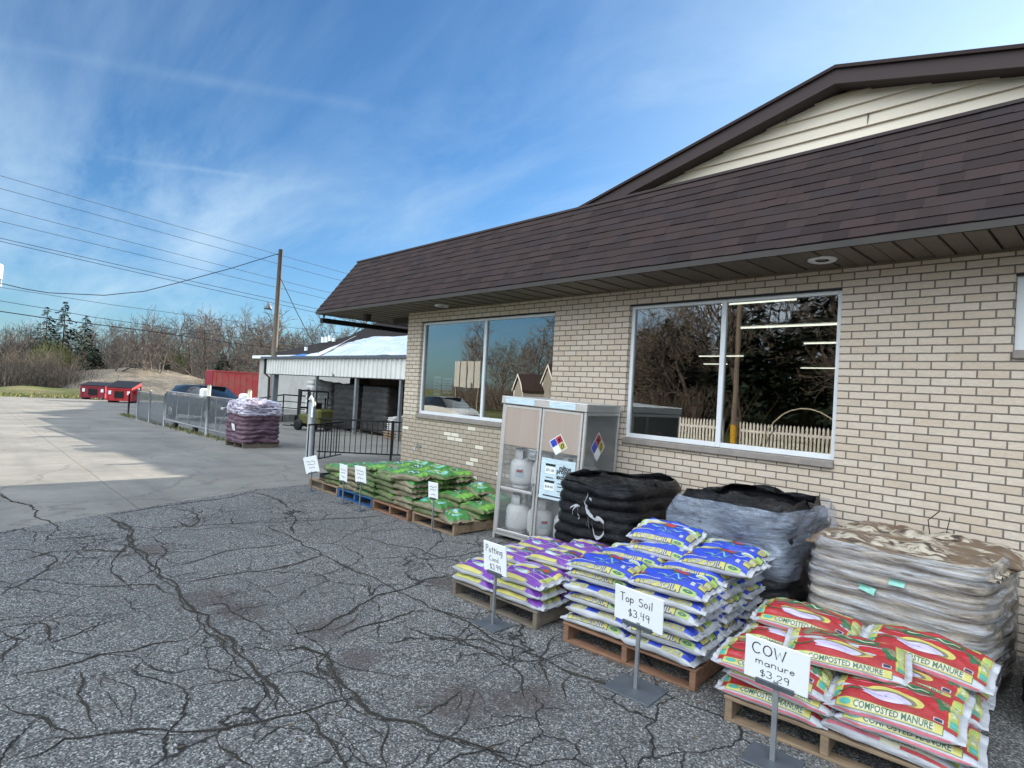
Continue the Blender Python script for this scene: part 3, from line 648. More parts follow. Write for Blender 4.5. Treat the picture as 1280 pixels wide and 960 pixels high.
GL={ # handwriting strokes: width, polylines (x height .55, cap 1)
'P':(.6,[[(0,0),(.04,1)],[(.03,.98)]+arc(.2,.75,.3,.24,80,-100)]),'o':(.5,[arc(.22,.26,.21,.26,80,440)]),
't':(.42,[[(.2,.85),(.17,.1),(.28,.0),(.36,.05)],[(0,.55),(.4,.58)]]),'i':(.2,[[(.08,.5),(.07,0)],[(.09,.72),(.1,.75)]]),
'n':(.5,[[(0,.5),(.02,0)],[(.02,.3)]+arc(.22,.28,.18,.24,150,0)+[(.41,0)]]),
'g':(.52,[arc(.22,.27,.2,.24,30,390),[(.42,.5),(.42,-.2),(.3,-.36),(.1,-.3)]]),
'C':(.72,[arc(.36,.5,.36,.5,50,310)]),'O':(.74,[arc(.34,.5,.33,.47,90,450)]),'W':(.95,[[(0,1),(.2,.02),(.43,.75),(.62,.0),(.86,1.02)]]),
'd':(.5,[arc(.2,.25,.2,.25,20,380),[(.41,1),(.41,0)]]),'.':(.18,[[(.06,0),(.08,.03)]]),
'$':(.55,[arc(.25,.68,.2,.18,50,250)+arc(.25,.3,.2,.2,90,-130),[(.27,1.05),(.23,-.08)]]),
'3':(.5,[arc(.18,.75,.22,.22,150,-80)+arc(.18,.27,.25,.27,85,-150)]),'9':(.5,[arc(.22,.72,.2,.24,10,370),[(.42,.74),(.38,0)]]),
'T':(.62,[[(0,.98),(.58,1.0)],[(.28,1),(.27,0)]]),'p':(.52,[[(0,.52),(.0,-.35)],arc(.2,.26,.2,.25,170,-170)]),
'S':(.6,[arc(.3,.75,.24,.22,50,260)+arc(.27,.27,.26,.27,90,-140)]),'l':(.2,[[(.08,1),(.07,0)]]),
'4':(.52,[[(.06,1),(.02,.5),(.42,.52)],[(.38,.98),(.36,0)]]),'M':(.8,[[(0,0),(.08,.95),(.32,.3),(.58,.98),(.7,0)]]),
'm':(.75,[[(0,.5),(.02,0)],[(.02,.3)]+arc(.17,.28,.14,.24,150,0)+[(.32,0)],[(.32,.3)]+arc(.48,.28,.14,.24,150,0)+[(.64,0)]]),
'a':(.5,[arc(.2,.25,.2,.25,30,390),[(.41,.5),(.42,.06),(.48,0)]]),'u':(.5,[[(0,.5)]+arc(.2,.2,.19,.2,180,350)+[(.4,.5)],[(.4,.5),(.42,0)]]),
'r':(.36,[[(0,.5),(.02,0)],[(.02,.3)]+arc(.2,.3,.17,.2,150,50)]),'e':(.46,[[(.02,.28),(.38,.3)]+arc(.2,.27,.19,.26,10,320)]),
'2':(.52,[arc(.22,.73,.22,.25,160,-30)+[(.0,.02),(.44,.0)]]),' ':(.35,[])}
def handwrite(mb,s,M4,h,w=.1,mi=0,rnd=random,wfit=None):
    tot=sum(GL[c][0]+.12 for c in s)*h; x=-tot/2
    if wfit: k=wfit/tot; 
    else: k=1
    for c in s:
        gw,pl=GL[c]; dy=rnd.uniform(-.05,.05)*h
        for p in pl:
            q=[((x+a*h)*k,b*h+dy) for a,b in p]; n=len(q); vs=[]
            for i in range(n):
                d=Vector(q[min(i+1,n-1)])-Vector(q[max(i-1,0)]); d=d.normalized() if d.length>1e-9 else Vector((1,0)); t=Vector((-d.y,d.x))*w*h*.5
                e=d*w*h*.3*(-1 if i==0 else 1 if i==n-1 else 0)
                vs+=[(q[i][0]+t.x+e.x,q[i][1]+t.y+e.y,0),(q[i][0]-t.x+e.x,q[i][1]-t.y+e.y,0)]
            mb.add(vs,[(2*i,2*i+1,2*i+3,2*i+2) for i in range(n-1)],mi,False,M4)
        x+=(gw+.12)*h
FACE=Matrix.Rotation(PI/2,4,'X')   # flat XY drawing -> facing -Y
# ================================================================== bags
class Bag:
    def __init__(s,L,W,T,seed,bend=0,amp=1.0,sharp=.55):
        s.L,s.W,s.T,s.seed,s.bend,s.amp,s.sharp=L,W,T,seed,bend,amp,sharp
        s.tab=[]; prev=None; acc=0; A=[PI/2+PI*i/160 for i in range(161)]  # from top centre towards -y
        for a in A:
            p=s.base(0,a)
            if prev is not None: acc+=(Vector(p)-Vector(prev)).length
            s.tab.append((acc,a)); prev=p
    def base(s,u,a):
        au=abs(u); w=s.W/2*(1-.055*min(1.1,au)**6); t=s.T/2*max(0,1-min(1,au)**4.5)**.5+.0025
        c,q=math.cos(a),math.sin(a)
        y=w*math.copysign(abs(c)**s.sharp,c); z=t*math.copysign(abs(q)**.8,q)*(1 if q>0 else .78)
        return (u*s.L/2,y,z)
    def pt(s,u,a,off=0):
        x,y,z=s.base(u,a); sd=s.seed*7.31
        c,q=math.cos(a),math.sin(a)
        n=mnoise.noise(Vector((x*6+sd,y*7,z*8+sd)))*.020+mnoise.noise(Vector((x*13+sd,y*17+3,z*16)))*.0055
        # radial puckers near the seams and long creases
        au=min(1,abs(u)); n+=(au**3)*.0075*math.sin(y*62+sd+3*mnoise.noise(Vector((y*9,sd,u))))+.0035*math.sin(x*30+y*55+sd*2+4*mnoise.noise(Vector((x*5,y*5,sd))))
        n*=s.amp*(1 if q>-.3 else .4); n+=off
        fl=max(0,abs(u)-1)
        z2=z+n*q+s.T*.36+s.bend*(u*u)*s.L*.25+fl*.25*s.L*.5*mnoise.noise(Vector((y*9+sd,u*2,sd)))
        z2-=.012*abs(u)**3*(1 if abs(u)<=1 else 1)
        return (x*(1+.03*mnoise.noise(Vector((y*6,sd,u)))),y+n*c,z2)
    def S(s,x,sv,off=.0012):
        m=abs(sv); T=s.tab
        lo,hi=0,len(T)-1
        while hi-lo>1:
            k=(lo+hi)//2
            if T[k][0]<m: lo=k
            else: hi=k
        f=(m-T[lo][0])/max(1e-9,T[hi][0]-T[lo][0]); a=T[lo][1]+f*(T[hi][1]-T[lo][1])
        if sv>0: a=PI-a    # towards +y
        return s.pt(x/(s.L/2),a,off)
    def body(s,mat,nu=76,na=88):
        mb=MB()
        def fn(i,j):
            u=-1.09+2.18*j; return s.pt(u,2*PI*i+.0)
        mb.grid(fn,na,nu,0,True,True)
        return mb
    # decals
    def rect(s,mb,x0,x1,s0,s1,mi,off=.0014,st=.011,wob=0):
        off=off*1.5+.0008; nx=max(2,int(abs(x1-x0)/st)+2); ns=max(2,int(abs(s1-s0)/st)+2); vs=[]
        for j in range(ns):
            for i in range(nx):
                a=i/(nx-1); b=j/(ns-1)
                sv=s0+(s1-s0)*b; xv=x0+(x1-x0)*a
                if wob: sv+=wob*math.sin(xv*14+s.seed)*(1-2*abs(b-.5))*0+ (wob*math.sin(xv*16+s.seed) if b in (0,1) else 0)
                vs.append(s.S(xv,sv,off))
        mb.add(vs,[(j*nx+i,j*nx+i+1,(j+1)*nx+i+1,(j+1)*nx+i) for j in range(ns-1) for i in range(nx-1)],mi,True)
    def ell(s,mb,cx,cs,rx,rs,mi,rot=0,off=.002,star=0,n=30):
        vs=[s.S(cx,cs,off)]; c0,s0=math.cos(rot),math.sin(rot)
        off=off*1.5+.0008; rings=max(2,int(max(rx,rs)/.012)+1)
        for k in range(1,rings+1):
            for i in range(n):
                a=2*PI*i/n; f=k/rings*(1+star*math.sin(a*5)); ex,es=rx*f*math.cos(a),rs*f*math.sin(a)
                vs.append(s.S(cx+ex*c0-es*s0,cs+ex*s0+es*c0,off))
        fs=[(0,1+i,1+(i+1)%n) for i in range(n)]
        for k in range(rings-1):
            o=1+k*n; fs+=[(o+i,o+n+i,o+n+(i+1)%n,o+(i+1)%n) for i in range(n)]
        mb.add(vs,fs,mi,True)
    def text(s,mb,t,cx,cs,h,mi,rot=0,wmax=None,off=.0032,flip=1):
        vs,fs,w=text_geo(t); kx=h if not wmax else wmax/w
        off=off*1.5+.0012; c0,s0=math.cos(rot),math.sin(rot); q=[]
        for v in vs:
            a,b=v[0]*kx*flip,v[1]*h*flip; q.append(s.S(cx+a*c0-b*s0,cs+a*s0+b*c0,off))
        mb.add(q,fs,mi,True)
    def squig(s,mb,x0,x1,cs,amp,w,mi,fr=60,off=.0026,tilt=0):
        off=off*1.5+.001; n=int((x1-x0)/.006)+2; vs=[]
        for i in range(n):
            x=x0+(x1-x0)*i/(n-1); y=cs+tilt*(x-x0)+amp*math.sin(x*fr+s.seed)*(.6+.4*math.sin(x*fr*.37+1)); 
            vs+=[s.S(x,y-w/2,off),s.S(x+.003,y+w/2,off)]
        mb.add(vs,[(2*i,2*i+2,2*i+3,2*i+1) for i in range(n-1)],mi,True)
PM=['white','blue','yellow','lime','red','purple','dkgreen','green','brgreen','teal','lav','pink','cream','tan','dkblue','flower','pale','mint']
PI_={n:i for i,n in enumerate(PM)}; PMATS=[P[n] for n in PM]
def print_topsoil(b,v):
    mb=MB(); g=PI_; e=b.L/2
    b.rect(mb,-e*.97,e*.97,-.172,.172,g['blue'],.0012,wob=.008)
    for sg in (-1,1):
        b.rect(mb,-.20,.115,sg*.206,sg*.158,g['dkblue'],.0016); b.rect(mb,-.195,.11,sg*.203,sg*.161,g['yellow'],.002)
        b.rect(mb,.12,.205,sg*.203,sg*.161,g['lime'],.002); b.ell(mb,.16,sg*.182,.03,.012,g['dkgreen'],0,.0024)
        b.text(mb,'*TOP SOIL',-.042,sg*.182,.036,g['dkblue'],0,.270,.0028,1 if sg<0 else -1)
        b.text(mb,'TOP SOIL',-.042,sg*.182,.036,g['white'],0,.258,.0040,1 if sg<0 else -1)
        b.rect(mb,sg*e*.80,sg*e*.985,-.125,.125,g['dkblue'],.0016); b.rect(mb,sg*e*.815,sg*e*.97,-.118,.02,g['yellow'],.002); b.rect(mb,sg*e*.815,sg*e*.97,.028,.118,g['lime'],.002)
        b.text(mb,'TOP SOIL',sg*e*.89,-.05,.022,g['white'],PI/2,.11,.003)
    b.ell(mb,-.12,.075,.10,.035,g['pale'],.25); b.ell(mb,-.10,.062,.085,.022,g['yellow'],.25,.0024); b.ell(mb,-.12,.08,.07,.02,g['cream'],.2,.0028)
    b.ell(mb,.015,.055,.062,.042,g['dkgreen'],.2,.0022,.3); b.ell(mb,.02,.06,.046,.034,g['flower'],0,.0028,.2)
    b.squig(mb,-.10,.14,-.04,.030,.014,g['mint'],75); b.squig(mb,-.22,-.12,.06,.012,.012,g['white'],18); b.rect(mb,-.24,-.05,-.118,-.110,g['white'],.002,wob=.004); b.ell(mb,.16,.07,.06,.028,g['pale'],-.4); b.ell(mb,.16,.06,.045,.014,g['yellow'],-.4,.0026); b.ell(mb,-.20,-.07,.028,.03,g['flower'],.4,.0024,.25); b.ell(mb,-.17,-.085,.03,.012,g['dkgreen'],.8,.0022); b.squig(mb,-.03,.08,-.09,.010,.007,g['mint'],90); b.rect(mb,.0,.14,.108,.117,g['white'],.002); b.rect(mb,.07,.16,.03,.037,g['white'],.002); b.rect(mb,.15,.175,-.12,-.085,g['white'],.002)
    return mb
def print_topsoil_back(b,v):
    mb=MB(); g=PI_; e=b.L/2
    b.rect(mb,-e*.97,e*.97,-.160,.160,g['blue'],.0012,wob=.008)
    for sg in (-1,1):
        b.rect(mb,-e*.96,e*.96,sg*.186,sg*.160,g['blue'],.0014)
        for c in (-.13,.11): 
            b.rect(mb,c-.075,c+.07,sg*.190,sg*.157,g['yellow'],.002); b.text(mb,'*TOP SOIL',c,sg*.174,.021,g['dkgreen'],0,.128,.0026,1 if sg<0 else -1); b.text(mb,'TOP SOIL',c,sg*.174,.021,g['white'],0,.12,.0036,1 if sg<0 else -1)
        b.rect(mb,sg*e*.83,sg*e*.97,-.10,-.01,g['yellow'],.002); b.rect(mb,sg*e*.83,sg*e*.97,.02,.10,g['lime'],.002)
    b.ell(mb,.08,.05,.09,.03,g['pale'],-.2); b.squig(mb,-.1,.1,-.05,.02,.01,g['mint'],70); b.ell(mb,-.05,.05,.03,.025,g['flower'],0,.0026,.2)
    return mb
def print_cow(b,v):
    mb=MB(); g=PI_; e=b.L/2
    b.rect(mb,-e*.97,e*.97,-.175,.175,g['red'],.0012,wob=.008)
    for sg in (-1,1):
        b.rect(mb,-.235,.215,sg*.204,sg*.152,g['dkgreen'],.0014); b.rect(mb,-.232,.212,sg*.202,sg*.154,g['yellow'],.0018); b.rect(mb,-.15,.18,sg*.197,sg*.159,g['cream'],.0022)
        b.ell(mb,-.19,sg*.178,.028,.014,g['teal'],0,.0026)
        b.text(mb,'COMPOSTED MANURE',.012,sg*.178,.034,g['dkgreen'],0,.325,.003,1 if sg<0 else -1)
        b.rect(mb,-e*.9,e*.9,sg*.226,sg*.213,g['pink'],.0014)
        b.rect(mb,sg*e*.83,sg*e*.985,-.14,.14,g['yellow'],.0016); b.rect(mb,sg*e*.87,sg*e*.96,-.09,.13,g['lime'],.002); b.rect(mb,sg*e*.86,sg*e*.965,-.135,-.08,g['teal'],.0024); b.text(mb,'MANURE',sg*e*.915,.02,.022,g['cream'],PI/2,.14,.003)
    b.ell(mb,-.01,-.045,.140,.050,g['yellow'],-.10,.0016); b.ell(mb,-.025,-.052,.125,.043,g['tan'],-.1,.002); b.ell(mb,-.03,-.062,.110,.034,g['lav'],-.08,.0024); b.ell(mb,-.04,-.09,.09,.014,g['lav'],-.06,.0028); b.squig(mb,-.11,.05,-.062,.010,.006,g['lav'],80,.003)
    b.rect(mb,-.13,.15,.062,.112,g['dkgreen'],.002,wob=.006); b.squig(mb,-.11,.13,.087,.013,.008,g['cream'],85,.0028)
    b.rect(mb,-.22,.0,.024,.031,g['pink'],.002); b.rect(mb,.0,.2,.034,.040,g['white'],.002,wob=.004); b.squig(mb,-.2,.2,.050,.008,.010,g['tan'],40); b.squig(mb,-.24,-.15,-.07,.03,.016,g['dkgreen'],55); b.ell(mb,.2,.02,.03,.05,g['dkgreen'],.3,.002,.2); b.ell(mb,.21,.03,.018,.03,g['tan'],.3,.0026); b.rect(mb,.17,.21,-.14,-.105,g['white'],.002); b.rect(mb,.175,.205,-.135,-.11,g['dkblue'],.0026)
    b.ell(mb,-.17,.09,.05,.03,g['tan'],.4,.002,.1)
    return mb
def print_cow_back(b,v):
    mb=MB(); g=PI_; e=b.L/2
    b.rect(mb,-e*.97,e*.97,-.135,.140,g['red'],.0012,wob=.01)
    for sg in (-1,1):
        b.rect(mb,-e*.9,-.02,sg*.196,sg*.176,g['pink'],.0014); b.rect(mb,.06,e*.92,sg*.196,sg*.176,g['red'],.0014); b.rect(mb,-.02,.06,sg*.20,sg*.172,g['cream'],.0016)
        b.rect(mb,-.24,.2,sg*.172,sg*.140,g['cream'],.0018); b.text(mb,'COMPOSTED MANURE',-.02,sg*.156,.020,g['dkgreen'],0,.28,.0028,1 if sg<0 else -1)
        b.rect(mb,sg*e*.86,sg*e*.98,-.13,.13,g['lime'],.0016)
    b.ell(mb,.05,.0,.12,.06,g['brgreen'],.3,.0016); b.ell(mb,.06,.0,.09,.04,g['cream'],.3,.002); b.squig(mb,-.2,.0,.06,.02,.012,g['dkgreen'],60)
    return mb
def print_potting(b,v):
    mb=MB(); g=PI_; e=b.L/2
    b.rect(mb,-e*.97,e*.97,-.165,.165,g['purple'],.0012,wob=.01)
    for sg in (-1,1):
        b.rect(mb,-.20,.10,sg*.192,sg*.150,g['dkblue'],.0015); b.rect(mb,-.197,.097,sg*.190,sg*.152,g['yellow'],.0018)
        if v%2==0: b.text(mb,'POTTING',-.05,sg*.171,.022,g['lime'],0,.2,.0028,1 if sg<0 else -1)
        b.rect(mb,.11,.215,sg*.190,sg*.150,g['purple'],.0016)
        b.rect(mb,sg*e*.82,sg*e*.97,-.12,.12,g['yellow'],.0018); b.rect(mb,sg*e*.86,sg*e*.94,-.10,.04,g['lime'],.0022)
    b.ell(mb,-.09,.05,.12,.035,g['white'],.3,.0018); b.ell(mb,-.07,.04,.10,.022,g['yellow'],.3,.0022); b.ell(mb,-.02,-.07,.085,.034,g['yellow'],-.1,.0016); b.ell(mb,-.03,-.075,.075,.026,g['pale'],-.1,.0022)
    b.rect(mb,-.24,.24,-.112,-.106,g['white'],.002,wob=.01); b.squig(mb,-.2,-.02,-.03,.022,.012,g['mint'],70); b.ell(mb,.09,.06,.065,.045,g['dkgreen'],.3,.002,.25); b.ell(mb,.10,.065,.032,.024,g['flower'],0,.0026,.2); b.squig(mb,.0,.18,.0,.022,.011,g['mint'],75)
    b.rect(mb,-.22,.02,.105,.114,g['white'],.002,wob=.006); b.rect(mb,.04,.2,-.05,-.043,g['white'],.002,wob=.006)
    return mb
def print_green(b,v):
    mb=MB(); g=PI_; e=b.L/2
    if v%3!=2:
        b.rect(mb,-e*.97,e*.97,-.135,.135,g['green'],.0012,wob=.018)
        b.rect(mb,-e*.95,-e*.55,-.15,.15,g['brgreen'],.0016,wob=.01); b.rect(mb,e*.5,e*.95,-.15,.15,g['brgreen'],.0016,wob=.01)
        b.ell(mb,0,.02,.12,.05,g['dkgreen'],.2,.002); b.squig(mb,-.1,.1,.03,.02,.012,g['pale'],70); b.squig(mb,-.08,.1,-.06,.012,.008,g['cream'],80)
    else:
        b.rect(mb,-e*.97,e*.97,-.145,.145,g['green'],.0012,wob=.018); b.ell(mb,-.12,.0,.09,.12,g['teal'],.2,.0016); b.ell(mb,.02,.0,.15,.07,g['brgreen'],.3,.0018); b.ell(mb,-.05,.03,.09,.03,g['pale'],-.3,.0022); b.squig(mb,-.15,.15,-.08,.02,.012,g['pale'],60); b.ell(mb,.14,-.02,.04,.08,g['mint'],.2,.0022)
    return mb
PR={}
def proto(kind):
    spec={'topsoil':(.49,.385,.102,P['white'],[print_topsoil,print_topsoil_back],6),
          'cow':(.545,.40,.098,P['white'],[print_cow,print_cow,print_cow_back],6),
          'potting':(.47,.37,.095,P['white'],[print_potting,print_potting],4),
          'green':(.48,.35,.098,P['tan'],[print_green]*3,6)}[kind]
    L,Wd,T,mat,prs,n=spec; out=[]
    for i in range(n):
        b=Bag(L,Wd,T,i+1+hash(kind[0])%1*0+{'t':10,'c':20,'p':30,'g':40}[kind[0]],0.0,1.0)
        bm=b.body(mat).mesh(kind+'_bag',[mat if kind!='green' else (P['tan'] if i%2 else P['moss'])])
        pm=prs[i%len(prs)](b,i).mesh('bag_print',PMATS)
        out.append((bm,pm))
    PR[kind]=out
NAMES={'topsoil':'topsoil_bag','cow':'manure_bag','potting':'potting_soil_bag','green':'green_garden_bag'}
for k in NAMES: proto(k)
def bag(kind,var,loc,rz,label,group,tilt=(0,0),sc=(1,1,1)):
    bm,pm=PR[kind][var%len(PR[kind])]
    sc=(sc[0]*rb.uniform(.96,1.05),sc[1]*rb.uniform(.96,1.04),sc[2]*rb.uniform(.88,1.14)); o=bpy.data.objects.new(NAMES[kind],bm); COL.objects.link(o); o.location=loc; o.rotation_euler=(tilt[0],tilt[1],rz); o.scale=sc
    tag(o,label,'bag',group); p=bpy.data.objects.new('bag_print',pm); COL.objects.link(p); p.parent=o
    return o
# ================================================================== pallets
def pallet(origin,rz,W_,D_,label,mat,H=.135,group='wooden pallets under the bags',nb=7):
    t=thing('pallet',label,'pallet',origin,rz,group); rr=random.Random(int(origin[0]*100))
    for i,x in enumerate((0,W_/2-.02,W_-.04)):   # stringers run front to back
        m=MB(); m.bbox(x,x+.04,.005,D_-.005,.016,H-.019,.003,0); m.build('stringer',mat,t)
    m=MB(); 
    for i in range(nb):
        w=.085; y=i*(D_-w)/(nb-1); m.bbox(-rr.uniform(0,.006),W_+rr.uniform(0,.006),y,y+w+rr.uniform(-.008,.008),H-.0185,H+rr.uniform(-.002,.001),.003)
    m.build('deck',mat,t)
    m=MB()
    for y in (0,D_/2-.04,D_-.085): m.bbox(0,W_,y+.002,y+.08,0,.0155,.002)
    m.build('bottom_board',mat,t)
    return t
def local(origin,rz,lx,ly,z): 
    c,s=math.cos(rz),math.sin(rz); return (origin[0]+lx*c-ly*s,origin[1]+lx*s+ly*c,origin[2]+z)
rb=random.Random(21)
LV=['bottom','second','third','fourth','fifth','sixth','seventh','eighth']
# --- top soil
o=(-2.77,3.25,.004); a=.095
pallet(o,a,.985,1.18,'reddish brown wooden pallet under the blue and white topsoil bags',M['wood_red'])
for lv in range(6):
    for rI,ly in enumerate((.20,.585,.965)):
        for cI,lx in enumerate((.245,.735)):
            if cI==0 and rI>0 and lv<4: continue
            fl=0 if (lv+cI)%2==0 or lv==5 else 1
            L=local(o,a,lx+rb.uniform(-.015,.015),ly+rb.uniform(-.015,.015)-(.01 if rI==0 else 0),.133+lv*.0775)
            bag('topsoil',(lv*2+cI*3+rI)//1*2%6+fl,L,a+rb.uniform(-.06,.06),'blue and white topsoil bag, %s layer, %s row of the stack, %s side'%(LV[lv],['front','middle','rear'][rI],['left','right'][cI]),'stacked blue and white topsoil bags',(rb.uniform(-.02,.02),rb.uniform(-.03,.03)))
TOP=133e-3+6*.0775
for (lx,ly,dz,rz,tx,ty,v,lab) in [(.42,.72,.0,.02,.10,.03,0,'topsoil bag with blue face up, lying left on the very top of the stack'),(.86,.66,.005,-.06,.06,-.05,2,'topsoil bag lying right on the very top of the stack'),(.80,1.04,.0,.05,-.02,-.03,4,'topsoil bag on the top layer at the right rear of the stack'),(.30,1.05,.0,.1,.0,.02,2,'topsoil bag on the top layer at the left rear of the stack'),(.36,.80,.085,.10,.16,.02,4,'topsoil bag at the peak of the stack, tilted towards the lot')]:
    bag('topsoil',v,local(o,a,lx,ly,TOP+dz),a+rz,lab,'stacked blue and white topsoil bags',(tx,ty))
# --- cow manure
o=(-1.53,3.20,.004); a=.115
pallet(o,a,1.0,1.1,'weathered wooden pallet under the red composted manure bags',M['wood'])
for lv in range(3):
    for rI,ly in enumerate((.19,.58,.93)):
        for cI,lx in enumerate((.235,.80)):
            if rI>0 and cI==0 and lv<1: continue
            v=(lv+cI*2+rI)%6 if lv<2 else [0,3,1,4,0,1][rI*2+cI]
            
            L=local(o,a,lx+rb.uniform(-.02,.02)+(.03 if lv%2 else -.02),ly+rb.uniform(-.015,.015),.133+lv*.074)
            bag('cow',v,L,a+rb.uniform(-.05,.05)+(.06 if cI==0 and lv>1 else -.03),'red and white composted manure bag, %s layer, %s row, %s side'%(LV[lv],['front','middle','rear'][rI],['left','right'][cI]),'stacked red composted manure bags',(rb.uniform(-.03,.03)+(.07 if lv==2 and rI==0 else 0),rb.uniform(-.04,.04)+(.05 if cI==0 else -.02)))
for (lx,ly,z,rz,tx,ty,v,lab) in [(.22,.80,.365,.03,.10,.05,0,'red manure bag with torn white end lying at the left rear top'),(.84,.80,.36,-.06,.12,.06,3,'red manure bag lying at the right rear top of the stack'),(.50,.42,.375,.12,.10,-.03,1,'red manure bag lying face up in the middle of the top')]:
    bag('cow',v,local(o,a,lx,ly,z),a+rz,lab,'stacked red composted manure bags',(tx,ty))
# --- potting
o=(-3.96,3.17,.004); a=.055
pallet(o,a,.95,1.15,'dark weathered wooden pallet under the purple potting soil bags',M['wood_grey'])
for lv in range(4):
    for rI,ly in enumerate((.185,.56,.94)):
        for cI,lx in enumerate((.235,.71)):
            if lv>1 and rI==0 and not (lv==2 and cI==1): continue
            if lv==3 and cI==0: continue
            L=local(o,a,lx+rb.uniform(-.015,.015),ly+rb.uniform(-.01,.01),.133+lv*.073)
            bag('potting',lv+cI*3+rI,L,a+rb.uniform(-.05,.05),'purple and white potting soil bag, %s layer, %s row, %s side'%(LV[lv],['front','middle','rear'][rI],['left','right'][cI]),'stacked purple potting soil bags',(rb.uniform(-.02,.03)+(.05 if lv>1 else 0),rb.uniform(-.04,.04)))
# --- green bags, four pallets along the wall
GP=[((-9.42,4.38,.004),.0,1.0,1.15,'half-empty pale wooden pallet at the far left of the green bags','wood'),
    ((-8.36,4.36,.004),.02,.98,1.15,'blue painted pallet under the green bags','blue_paint'),
    ((-7.33,4.36,.004),.01,.88,1.15,'wooden pallet under the tallest stack of green bags','wood_red'),
    ((-6.40,4.40,.004),.02,.86,1.15,'wooden pallet under the low green bags beside the propane cage','wood')]
GH=[[(.75,4)],[(.25,5),(.73,6)],[(.22,6),(.66,6)],[(.22,2),(.62,1)]]
WHO=['far left pallet','blue pallet','tall stack','low stack beside the cage']
for gi,(oo,aa,w_,d_,lab,mt) in enumerate(GP):
    pallet(oo,aa,w_,d_,lab,M[mt])
    for ci,(lx,nl) in enumerate(GH[gi]):
        for rI,ly in enumerate((.19,.57,.95)):
            nn=nl+(1 if gi==3 and rI==1 else 2 if gi==3 and rI==2 else 0)
            for lv in range(nn):
                if rI==1 and lv<nn-2 and not(gi in(2,3) and ci==1): continue
                if rI==2 and lv<nn-3 and not(gi in (2,3) and ci==1): continue
                L=local(oo,aa,lx+rb.uniform(-.03,.03),ly+rb.uniform(-.02,.02),.133+lv*.0745)
                side=['left','right'][ci] if len(GH[gi])>1 else 'right'
                top=lv==nn-1
                v=(lv*2+ci+rI+gi)%6 if gi!=3 else (2,5,2,0)[(lv+ci+rI)%4]
                bag('green',v,L,aa+rb.uniform(-.10,.10)+(rb.uniform(-.35,.35) if top else 0),'green garden bag, %s layer, %s row, %s of the %s'%(LV[lv],['front','middle','rear'][rI],side,WHO[gi]),'green bags stacked along the brick wall',(rb.uniform(-.03,.04)+(.06 if top else 0),rb.uniform(-.06,.06)),(1.0,1.0,1.0))
# dark tray lying on the half-empty pallet
mb=MB(); T=Matrix.Translation((-9.38,4.55,.142)); 
mb.box(0,.42,0,.55,0,.012,0,T)
for q in ((0,.42,0,.012),(0,.42,.538,.55),(0,.012,.012,.538),(.408,.42,.012,.538)): mb.box(q[0],q[1],q[2],q[3],.012,.075,0,T)
tag(mb.build('plastic_tray',M['black_metal']),'shallow black plastic tray on the half-empty pallet','tray')
# ================================================================== price signs
def price_sign(loc,rz,tilt,bw,bh,bz,lines,label,post_w=.022,base=.28,ink=None,slant=0):
    t=thing('price_sign',label,'sign',loc,rz,'price signs in front of the bags')
    m=MB(); m.bbox(-base/2,base/2,-base*.42,base*.42,0,.010,.002); m.build('sign_base',M['base_steel'],t)
    m=MB(); m.box(-post_w/2,post_w/2,-.009,.009,.010,bz-bh/2+.05); m.build('post',M['galv'],t)
    m=MB(); m.box(-bw*.30,bw*.30,-.018,.010,-bh/2-.012,-bh/2+.012); 
    T=Matrix.Translation((0,-.016,bz))@Matrix.Rotation(slant,4,'Y')@Matrix.Rotation(tilt,4,'X')
    h=m.build('clip_holder',M['base_steel'],t); h.matrix_local=T
    m=MB(); m.bbox(-bw/2,bw/2,-.005,.005,-bh/2,bh/2,.0015); b=m.build('board',M['white_plastic'],t); b.matrix_local=T
    m=MB(); rr=random.Random(len(label))
    for tx,x,y,h,w in lines:
        if tx=='~':
            n=10; q=[(x-w/2+w*i/n+rr.uniform(-.003,.003),y+rr.uniform(-h/2,h/2)) for i in range(n+1)]
            vs=[]
            for p in q: vs+=[(p[0],p[1]-.003,0),(p[0]+.004,p[1]+.003,0)]
            m.add(vs,[(2*i,2*i+1,2*i+3,2*i+2) for i in range(n)],0,False,Matrix.Translation((0,-.0062,0))@FACE)
        else: handwrite(m,tx,Matrix.Translation((x,-.0062,y))@FACE,h,.10,0,rr,w)
    le=m.build('handwriting',M['ink'],b)
    return t
price_sign((-3.27,3.03,.004),.02,.10,.245,.225,.50,[('Potting',0,.038,.050,.185),('Cond.',0,-.025,.036,.115),('$3.99',.01,-.087,.042,.125)],'white card sign handwritten Potting Cond. $3.99 before the purple bags',.018,.24)
price_sign((-2.03,3.08,.004),.10,.14,.325,.215,.49,[('Top Soil',-.01,.022,.050,.225),('$3.49',.01,-.062,.046,.15)],'white card sign handwritten Top Soil $3.49 before the blue bags',.022,.31,slant=.06)
price_sign((-1.19,3.03,.004),.12,.14,.30,.215,.48,[('COW',-.03,.030,.056,.17),('manure',0,-.022,.036,.19),('$3.29',.0,-.082,.036,.145)],'white card sign handwritten COW Manure $3.29 before the red bags',.024,.25,slant=.05)
gs=[((-8.98,4.22),.42,.32,.26,'small white price card leaning in front of the half-empty pallet',-.25),((-7.88,4.20),.44,.16,.25,'narrow white price card on a thin stake before the blue pallet',.08),((-7.32,4.16),.50,.21,.23,'white price card on a stake before the tall green stack',.0),((-5.86,4.33),.50,.15,.20,'small white price card on a white stake before the low green bags',.02)]
for (x,y),bz,bw,bh,lab,sl in gs:
    price_sign((x,y,.004),.25,.12,bw,bh,bz,[('~',0,.045,.03,bw*.7),('~',0,.005,.03,bw*.6),('~',.0,-.05,.035,bw*.5)],lab,.012,.14,slant=sl)

